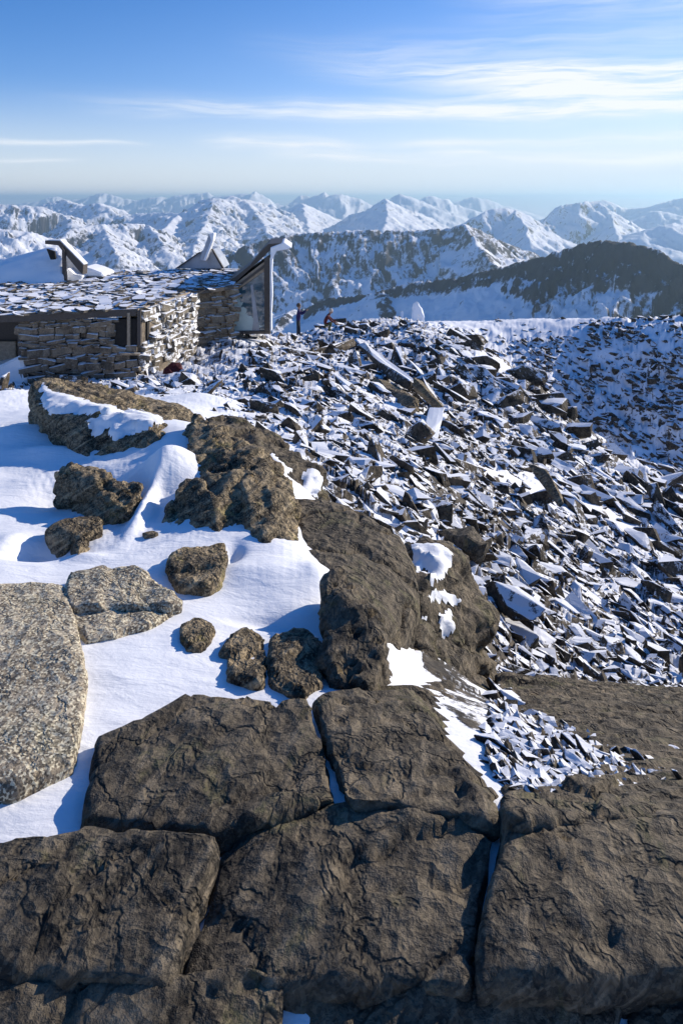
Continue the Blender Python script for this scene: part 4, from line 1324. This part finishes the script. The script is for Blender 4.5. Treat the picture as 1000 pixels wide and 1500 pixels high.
def board(name, a, b, w, h, mat, dz=0.0):
    A, B = Vector(a) + Vector((0, 0, dz)), Vector(b) + Vector((0, 0, dz))
    d = (B - A).normalized(); s = Vector((d.y, -d.x, 0)).normalized() * w
    vs = [A, B, B + s, A + s]
    vs = [v - org for v in vs] + [v - org - Vector((0, 0, h)) for v in vs]
    me = mesh_np(name, [tuple(v) for v in vs], [[0, 1, 2, 3], [7, 6, 5, 4], [0, 4, 5, 1], [1, 5, 6, 2], [2, 6, 7, 3], [3, 7, 4, 0]], [mat])
    return link(name, me, hut)


board('fascia_board', ROOF[0], ROOF[1], 0.06, 0.22, M_WOOD, 0.01)
board('fascia_board', ROOF[1], ROOF[2], 0.06, 0.22, M_WOOD, 0.01)
board('fascia_board', ROOF[2], ROOF[3], 0.06, 0.16, M_PALEWOOD, 0.01)
board('fascia_board', ROOF[3], ROOF[4], 0.06, 0.14, M_WOOD, 0.01)

# slates
slate_protos = []
for k in range(10):
    bm = bmesh.new()
    m_ = rs.randint(5, 8)
    angs = np.sort(rs.uniform(0, 2 * np.pi, m_) * 0.25 + np.arange(m_) / m_ * 2 * np.pi * 0.98)
    vb = [bm.verts.new((0.5 * math.cos(a) * rs.uniform(.8, 1.15), 0.42 * math.sin(a) * rs.uniform(.8, 1.15), 0)) for a in angs]
    vt = [bm.verts.new((v.co.x * 0.94, v.co.y * 0.94, 1.0)) for v in vb]
    bm.faces.new(vb[::-1]); bm.faces.new(vt)
    for i in range(m_): bm.faces.new((vb[i], vb[(i + 1) % m_], vt[(i + 1) % m_], vt[i]))
    me = bpy.data.meshes.new('slate'); bm.to_mesh(me); bm.free(); me.materials.append(M_SLATE)
    slate_protos.append(me)
poly = [(p[0], p[1]) for p in ROOF]
sl = []
while len(sl) < 1500:
    X, Y = rs.uniform(-14.3, -4.3), rs.uniform(20.4, 33)
    if not in_poly(np.array([X]), np.array([Y]), poly)[0]: continue
    zt = -3.60 + (Y - 21) * 0.0145
    sl.append((Y, X, zt))
sl.sort()
V, F, off = [], [], 0
vis_sl = [k for k, q in enumerate(sl) if q[1] / q[0] * 1000 + 500 > -10]
ind = set(vis_sl[::max(1, len(vis_sl) // 300 if False else 1)][:300])
for k, (Y, X, zt) in enumerate(sl):
    me = slate_protos[rs.randint(10)]
    s = rs.uniform(.28, .75)
    M = Matrix.Translation((X - org.x, Y - org.y, zt - org.z + rs.uniform(-.05, .035))) @ Euler((R(rs.normal(2, 7)), R(rs.normal(0, 7)), R(rs.uniform(0, 360)))).to_matrix().to_4x4() @ Matrix.Diagonal((s, s, rs.uniform(.025, .08), 1))
    if k in ind:
        o = link('slate', me, roof); o.matrix_local = M
    else:
        v = np.array([list(M @ vv.co) for vv in me.vertices]); V.append(v)
        F += [[i + off for i in p.vertices] for p in me.polygons]; off += len(v)
me = mesh_np('slate', np.concatenate(V), F, [M_SLATE])
tag(link('slate', me, roof), kind='stuff')

# big drift banked against the left prow
me_, v_, n_ = sculpt('snow_drift', [([(-160, 420, 30.5), (-80, 408, 30.5), (0, 395, 30.5), (45, 382, 30.3), (70, 362, 30.0), (84, 360, 29.6), (-160, 445, 27.5), (0, 434, 27.5), (60, 425, 27.5), (94, 420, 27.8), (94, 375, 29.0)], 0.5),
                                     ([(-160, 420, 30.5), (-80, 408, 30.5), (0, 395, 30.5), (45, 382, 30.3), (70, 366, 30.0), (-160, 425, 36), (0, 425, 36), (80, 420, 36)], 0.3)], 0.09, 6)
me_.vertices.foreach_set('co', (v_ + n_ * (fbm3(v_ * 0.8, 3) * 0.12)[:, None] - np.array(org)).astype(np.float32).ravel())
me_.materials.clear(); me_.materials.append(M_SNOW); me_.polygons.foreach_set('use_smooth', np.ones(len(me_.polygons), bool)); me_.update()
link('snow_drift', me_, hut)

# left prow
solid('prow_roof', [(66, 352), (87, 352.5), (122, 388), (121, 402), (116, 397), (85, 359), (66, 357)], 28.4, 0.5, M_WOOD)
solid('prow_snow', [(72, 350.5), (88, 350.6), (123, 386.5), (122, 388), (87, 352.4), (68, 351.8)], 28.45, 0.45, M_SNOW)
solid('post', [(90.5, 362), (94, 366), (96.5, 418), (91.5, 418)], 28.3, 0.18, M_WOOD)
solid('prow_wall', [(94, 366), (120, 392), (120, 403), (97, 415)], 29.4, 0.2, M_SHEET)
solid('snow_drift', [(97, 392), (108, 402), (121, 404), (116, 414), (98, 416)], 28.9, 0.8, M_SNOW, bevel=0.05)
solid('snow_drift', [(121, 390), (135, 394), (150, 400), (152, 405), (121, 405)], 29.4, 1.5, M_SNOW, bevel=0.06)
solid('prow_window', [(68, 364), (80, 368), (82, 382), (74, 380)], 28.9, 0.1, M_BLACK)
# centre prow
solid('prow_wall', [(258, 393), (292, 370), (300, 364), (309, 366), (318, 378), (326, 393)], 32.2, 2.0, M_SHEET)
solid('prow_edge', [(256, 393), (292, 368.5), (292, 370.5), (259, 393.5)], 32.0, 0.15, M_WOOD)
solid('prow_edge', [(309, 365), (311, 364), (328, 393), (325, 393)], 32.0, 0.15, M_WOOD)
solid('prow_fin', [(292, 381), (306, 342), (313, 342), (311, 352), (299, 382)], 31.7, 0.5, M_SHEET, bevel=0.02)
solid('prow_snow', [(306.5, 342), (313.5, 341), (312, 352), (301, 382), (298, 381), (309, 352)], 31.66, 0.55, M_RIME, bevel=0.02)
# right prow with the slanted window
GY = 28.2
solid('prow_roof', [(322, 418), (345, 405), (366, 388), (382, 368), (393, 357), (416, 355.5), (420, 358), (416, 361), (397, 364), (388, 374), (345, 413), (337, 420)], GY, 3.6, M_WOOD, dx=-0.25)
solid('prow_snow', [(396, 362), (416, 354.5), (428, 363), (420, 366), (405, 368), (399, 380), (396, 381)], GY - 0.05, 3.0, M_RIME, dx=-0.2, bevel=0.03)
solid('window_head', [(337, 421), (388, 382), (388, 396), (337, 432)], GY + 0.02, 0.25, M_PALEWOOD)
solid('window_head', [(338, 425), (387, 387), (387, 392), (338, 429)], GY - 0.01, 0.1, M_WOOD)
solid('window_sill', [(339, 485), (392, 485), (392, 489), (340, 489)], GY - 0.02, 0.3, M_WOOD)
solid('post', [(386.5, 379), (395, 374), (395.5, 489), (388, 489)], GY - 0.04, 0.3, M_WOOD)
solid('window_rime', [(395, 378), (399.5, 370), (398, 400), (399, 430), (397.5, 460), (398, 484), (395.5, 484)], GY - 0.03, 0.28, M_RIME)
gl = solid('window_pane', [(337, 433), (387, 397), (387.5, 485), (341, 485)], GY + 0.1, 0.03, M_GLASS)
solid('pane_wedge', [(367, 418), (370, 416), (377, 460), (380, 485), (369, 485), (371, 470)], GY + 0.08, 0.02, M_SHEET)  # pale wedge added on the pane where it would mirror the mountains
solid('gable_wall', [(330, 425), (395, 378), (395, 489), (330, 489)], GY + 0.5, 2.6, M_BLACK, dx=-0.2)
# dark red bundle in the nook at the foot of the sunlit wall
big_rock([([(238, 552, 22.2), (243, 536, 22.5), (252, 529, 22.6), (264, 532, 22.6), (270, 545, 22.4), (268, 556, 22.1), (250, 558, 22.0)], 0.15)],
         'dark red bag slumped in the shadow at the foot of the sunlit stone wall', M_RED, 0.03, 3, 60, cat='bag', name='bag', amp=0.05, freq=4)

# ------------------------------------------------------------------ two hikers
M_SKIN = plain('skin', (0.45, 0.27, 0.19), 0.6, var=0.08)
M_PURPLE = plain('purple_blue_jacket', (0.022, 0.012, 0.09), 0.8, var=0.2)
M_DARKCLOTH = plain('black_trousers', (0.022, 0.022, 0.028), 0.8)
M_OLIVE = plain('olive_trousers', (0.075, 0.085, 0.03), 0.8)
M_REDJ = plain('dark_red_jacket', (0.10, 0.008, 0.013), 0.8)
M_HAIR = plain('brown_hair', (0.10, 0.06, 0.035), 0.7)
M_HAT = plain('pale_knit_hat', (0.55, 0.48, 0.42), 0.9)


def skin_mesh(joints, edges, root, mats, name, split=None, sub=2):
    me = bpy.data.meshes.new(name)
    me.from_pydata([j[0] for j in joints], [], []) if False else me.from_pydata([j[0] for j in joints], edges, [])
    o = bpy.data.objects.new(name, me); COL.objects.link(o)
    o.modifiers.new('skin', 'SKIN').use_smooth_shade = True
    lay = me.skin_vertices[0] if len(me.skin_vertices) else None
    if lay is None:
        bpy.context.view_layer.objects.active = o
        bpy.ops.mesh.customdata_skin_add(); lay = me.skin_vertices[0]
    for i, j in enumerate(joints):
        r = j[1] if isinstance(j[1], tuple) else (j[1], j[1])
        lay.data[i].radius = r
        lay.data[i].use_root = (i == root)
    s = o.modifiers.new('sub', 'SUBSURF'); s.levels = sub; s.render_levels = sub
    m2 = bpy.data.meshes.new_from_object(o.evaluated_get(bpy.context.evaluated_depsgraph_get()))
    bpy.data.objects.remove(o)
    m2.name = name
    for m in mats: m2.materials.append(m)
    if split:
        for p in m2.polygons: p.material_index = split(p.center)
    m2.polygons.foreach_set('use_smooth', np.ones(len(m2.polygons), bool))
    return m2


def head_extras(parent, c, facing, hat_mat, name, label=None):
    """hair or hat as a cap, nose and ears are part of the body mesh"""
    bm = bmesh.new()
    bmesh.ops.create_uvsphere(bm, u_segments=20, v_segments=14, radius=0.118)
    for v in bm.verts:
        v.co.z *= 1.08
        if v.co.z < -0.03 and v.co.dot(facing) > -0.02:
            v.co *= 0.72
        v.co += Vector(c) + Vector((0, 0, 0.025)) - facing * 0.018
    me = bpy.data.meshes.new(name); bm.to_mesh(me); bm.free(); me.materials.append(hat_mat)
    me.polygons.foreach_set('use_smooth', np.ones(len(me.polygons), bool))
    return link(name, me, parent)


def hand(parent, wrist, d, up, side_sign=1):
    """palm with four fingers and a thumb"""
    d = Vector(d).normalized(); up = Vector(up).normalized(); s = d.cross(up).normalized()
    j, e = [(Vector(wrist), .026), (Vector(wrist) + d * .05, (.036, .02)), (Vector(wrist) + d * .085, (.036, .018))], [(0, 1), (1, 2)]
    for k in range(4):
        b = Vector(wrist) + d * .09 + s * (-.03 + .02 * k)
        i = len(j); L = (.062, .072, .066, .052)[k]
        j += [(b, .010), (b + d * L * .55 - up * .012, .0095), (b + d * L * .85 - up * .035, .008)]
        e += [(2, i), (i, i + 1), (i + 1, i + 2)]
    b = Vector(wrist) + d * .035 + s * side_sign * .035; i = len(j)
    j += [(b, .013), (b + s * side_sign * .03 + d * .03, .011), (b + s * side_sign * .035 + d * .06, .009)]
    e += [(1, i), (i, i + 1), (i + 1, i + 2)]
    me = skin_mesh([(tuple(a), r) for a, r in j], e, 0, [M_SKIN], 'hand', sub=1)
    return link('hand', me, parent)


# -- standing, photographing to the right
fx, fy = P(437, 494, 40.0).x, 40.0
fz = gz(fx, fy) + 0.02
fz = P(437, 494, 40.0).z
p1 = empty('person', (fx, fy, fz))
tag(p1, 'person standing in a purple-blue jacket and black trousers, arms raised to take a photo', 'person')
J = [((0, 0, .93), (.15, .12)), ((0.0, 0, 1.12), (.145, .11)), ((0.01, 0, 1.32), (.18, .12)), ((0.02, 0, 1.46), (.09, .08)), ((0.03, 0, 1.54), .055), ((0.035, 0, 1.62), (.085, .095)), ((0.04, 0, 1.71), (.085, .095)),
     ((-.02, -.10, .88), .09), ((-.03, -.12, .48), .062), ((-.05, -.12, .10), .045), ((.08, -.14, .04), .04),
     ((.0, .10, .88), .09), ((.04, .12, .48), .062), ((.06, .13, .10), .045), ((.19, .13, .04), .04),
     ((.04, -.19, 1.40), .062), ((.20, -.24, 1.26), .048), ((.40, -.12, 1.42), .038),
     ((.04, .19, 1.40), .062), ((.22, .22, 1.28), .048), ((.42, .06, 1.44), .038),
     ((.13, 0, 1.635), .016)]
E = [(0, 1), (1, 2), (2, 3), (3, 4), (4, 5), (5, 6), (0, 7), (7, 8), (8, 9), (9, 10), (0, 11), (11, 12), (12, 13), (13, 14), (2, 15), (15, 16), (16, 17), (2, 18), (18, 19), (19, 20), (5, 21)]
me = skin_mesh(J, E, 0, [M_PURPLE, M_DARKCLOTH, M_SKIN], 'body', split=lambda c: 2 if (c.z > 1.50 and c.x < 0.25) else (1 if c.z < .92 else 0))
link('body', me, p1)
head_extras(p1, (0.03, 0, 1.69), Vector((1, 0, 0)), M_HAIR, 'hair')
hand(p1, (.41, -.12, 1.43), (.35, .5, .45), (0, -.3, 1), 1)
hand(p1, (.43, .06, 1.45), (.35, -.5, .45), (0, .3, 1), -1)
# camera phone held in both hands
bm = bmesh.new(); bmesh.ops.create_cube(bm, size=1.0)
for v in bm.verts: v.co = Vector((v.co.x * .014 + .50 + p1.location.x, v.co.y * .15 - .03 + p1.location.y, v.co.z * .078 + 1.53 + p1.location.z))
bmesh.ops.bevel(bm, geom=bm.edges[:], offset=0.004, segments=1, affect='EDGES')
bmesh.ops.translate(bm, verts=bm.verts, vec=-(p1.location + Vector((.5, -.03, 1.53))))
me = bpy.data.meshes.new('phone'); bm.to_mesh(me); bm.free(); me.materials.append(M_BLACK)
ph = link('phone', me); ph.location = p1.location + Vector((.5, -.03, 1.53))
tag(ph, 'small dark phone held up by the person in the purple jacket', 'phone')

# -- crouching, leaning to the right
f2 = P(479, 485, 41.0)
p2 = empty('person', f2)
tag(p2, 'person crouching in a dark red jacket and pale hat, leaning down to the right', 'person')
J = [((-.16, 0, .34), (.15, .13)), ((-.12, 0, .55), (.15, .12)), ((.0, 0, .78), (.19, .125)), ((.10, 0, .92), (.09, .08)), ((.16, 0, .98), .055), ((.21, 0, 1.04), (.085, .09)), ((.25, 0, 1.12), (.085, .09)),
     ((-.10, -.11, .33), .095), ((.24, -.16, .50), .068), ((.06, -.15, .09), .045), ((.20, -.16, .04), .04),
     ((-.10, .11, .33), .095), ((.26, .16, .46), .068), ((.10, .15, .08), .045), ((.24, .16, .04), .04),
     ((.03, -.20, .84), .062), ((.22, -.26, .62), .048), ((.42, -.20, .50), .038),
     ((.03, .20, .84), .062), ((.26, .24, .62), .048), ((.48, .16, .50), .038), ((.31, 0, 1.03), .016)]
me = skin_mesh(J, E, 0, [M_REDJ, M_OLIVE, M_SKIN], 'body', split=lambda c: 2 if (c.z > .955 and c.x > .13) else (1 if (c.z < .42 or (c.z < .56 and c.x < .36 and c.x > .05 and abs(c.y) < .23)) else 0))
link('body', me, p2)
head_extras(p2, (0.22, 0, 1.10), Vector((.9, 0, -.4)).normalized(), M_HAT, 'hat')
hand(p2, (.43, -.20, .49), (.8, .1, -.5), (0, 0, 1), 1)
hand(p2, (.49, .16, .49), (.8, -.1, -.5), (0, 0, 1), -1)

for p, k in ((p1, 1.1), (p2, 1.1)):
    p.scale = (k, k, k)
ph.location = p1.location + Vector((.5, -.03, 1.53)) * 1.1
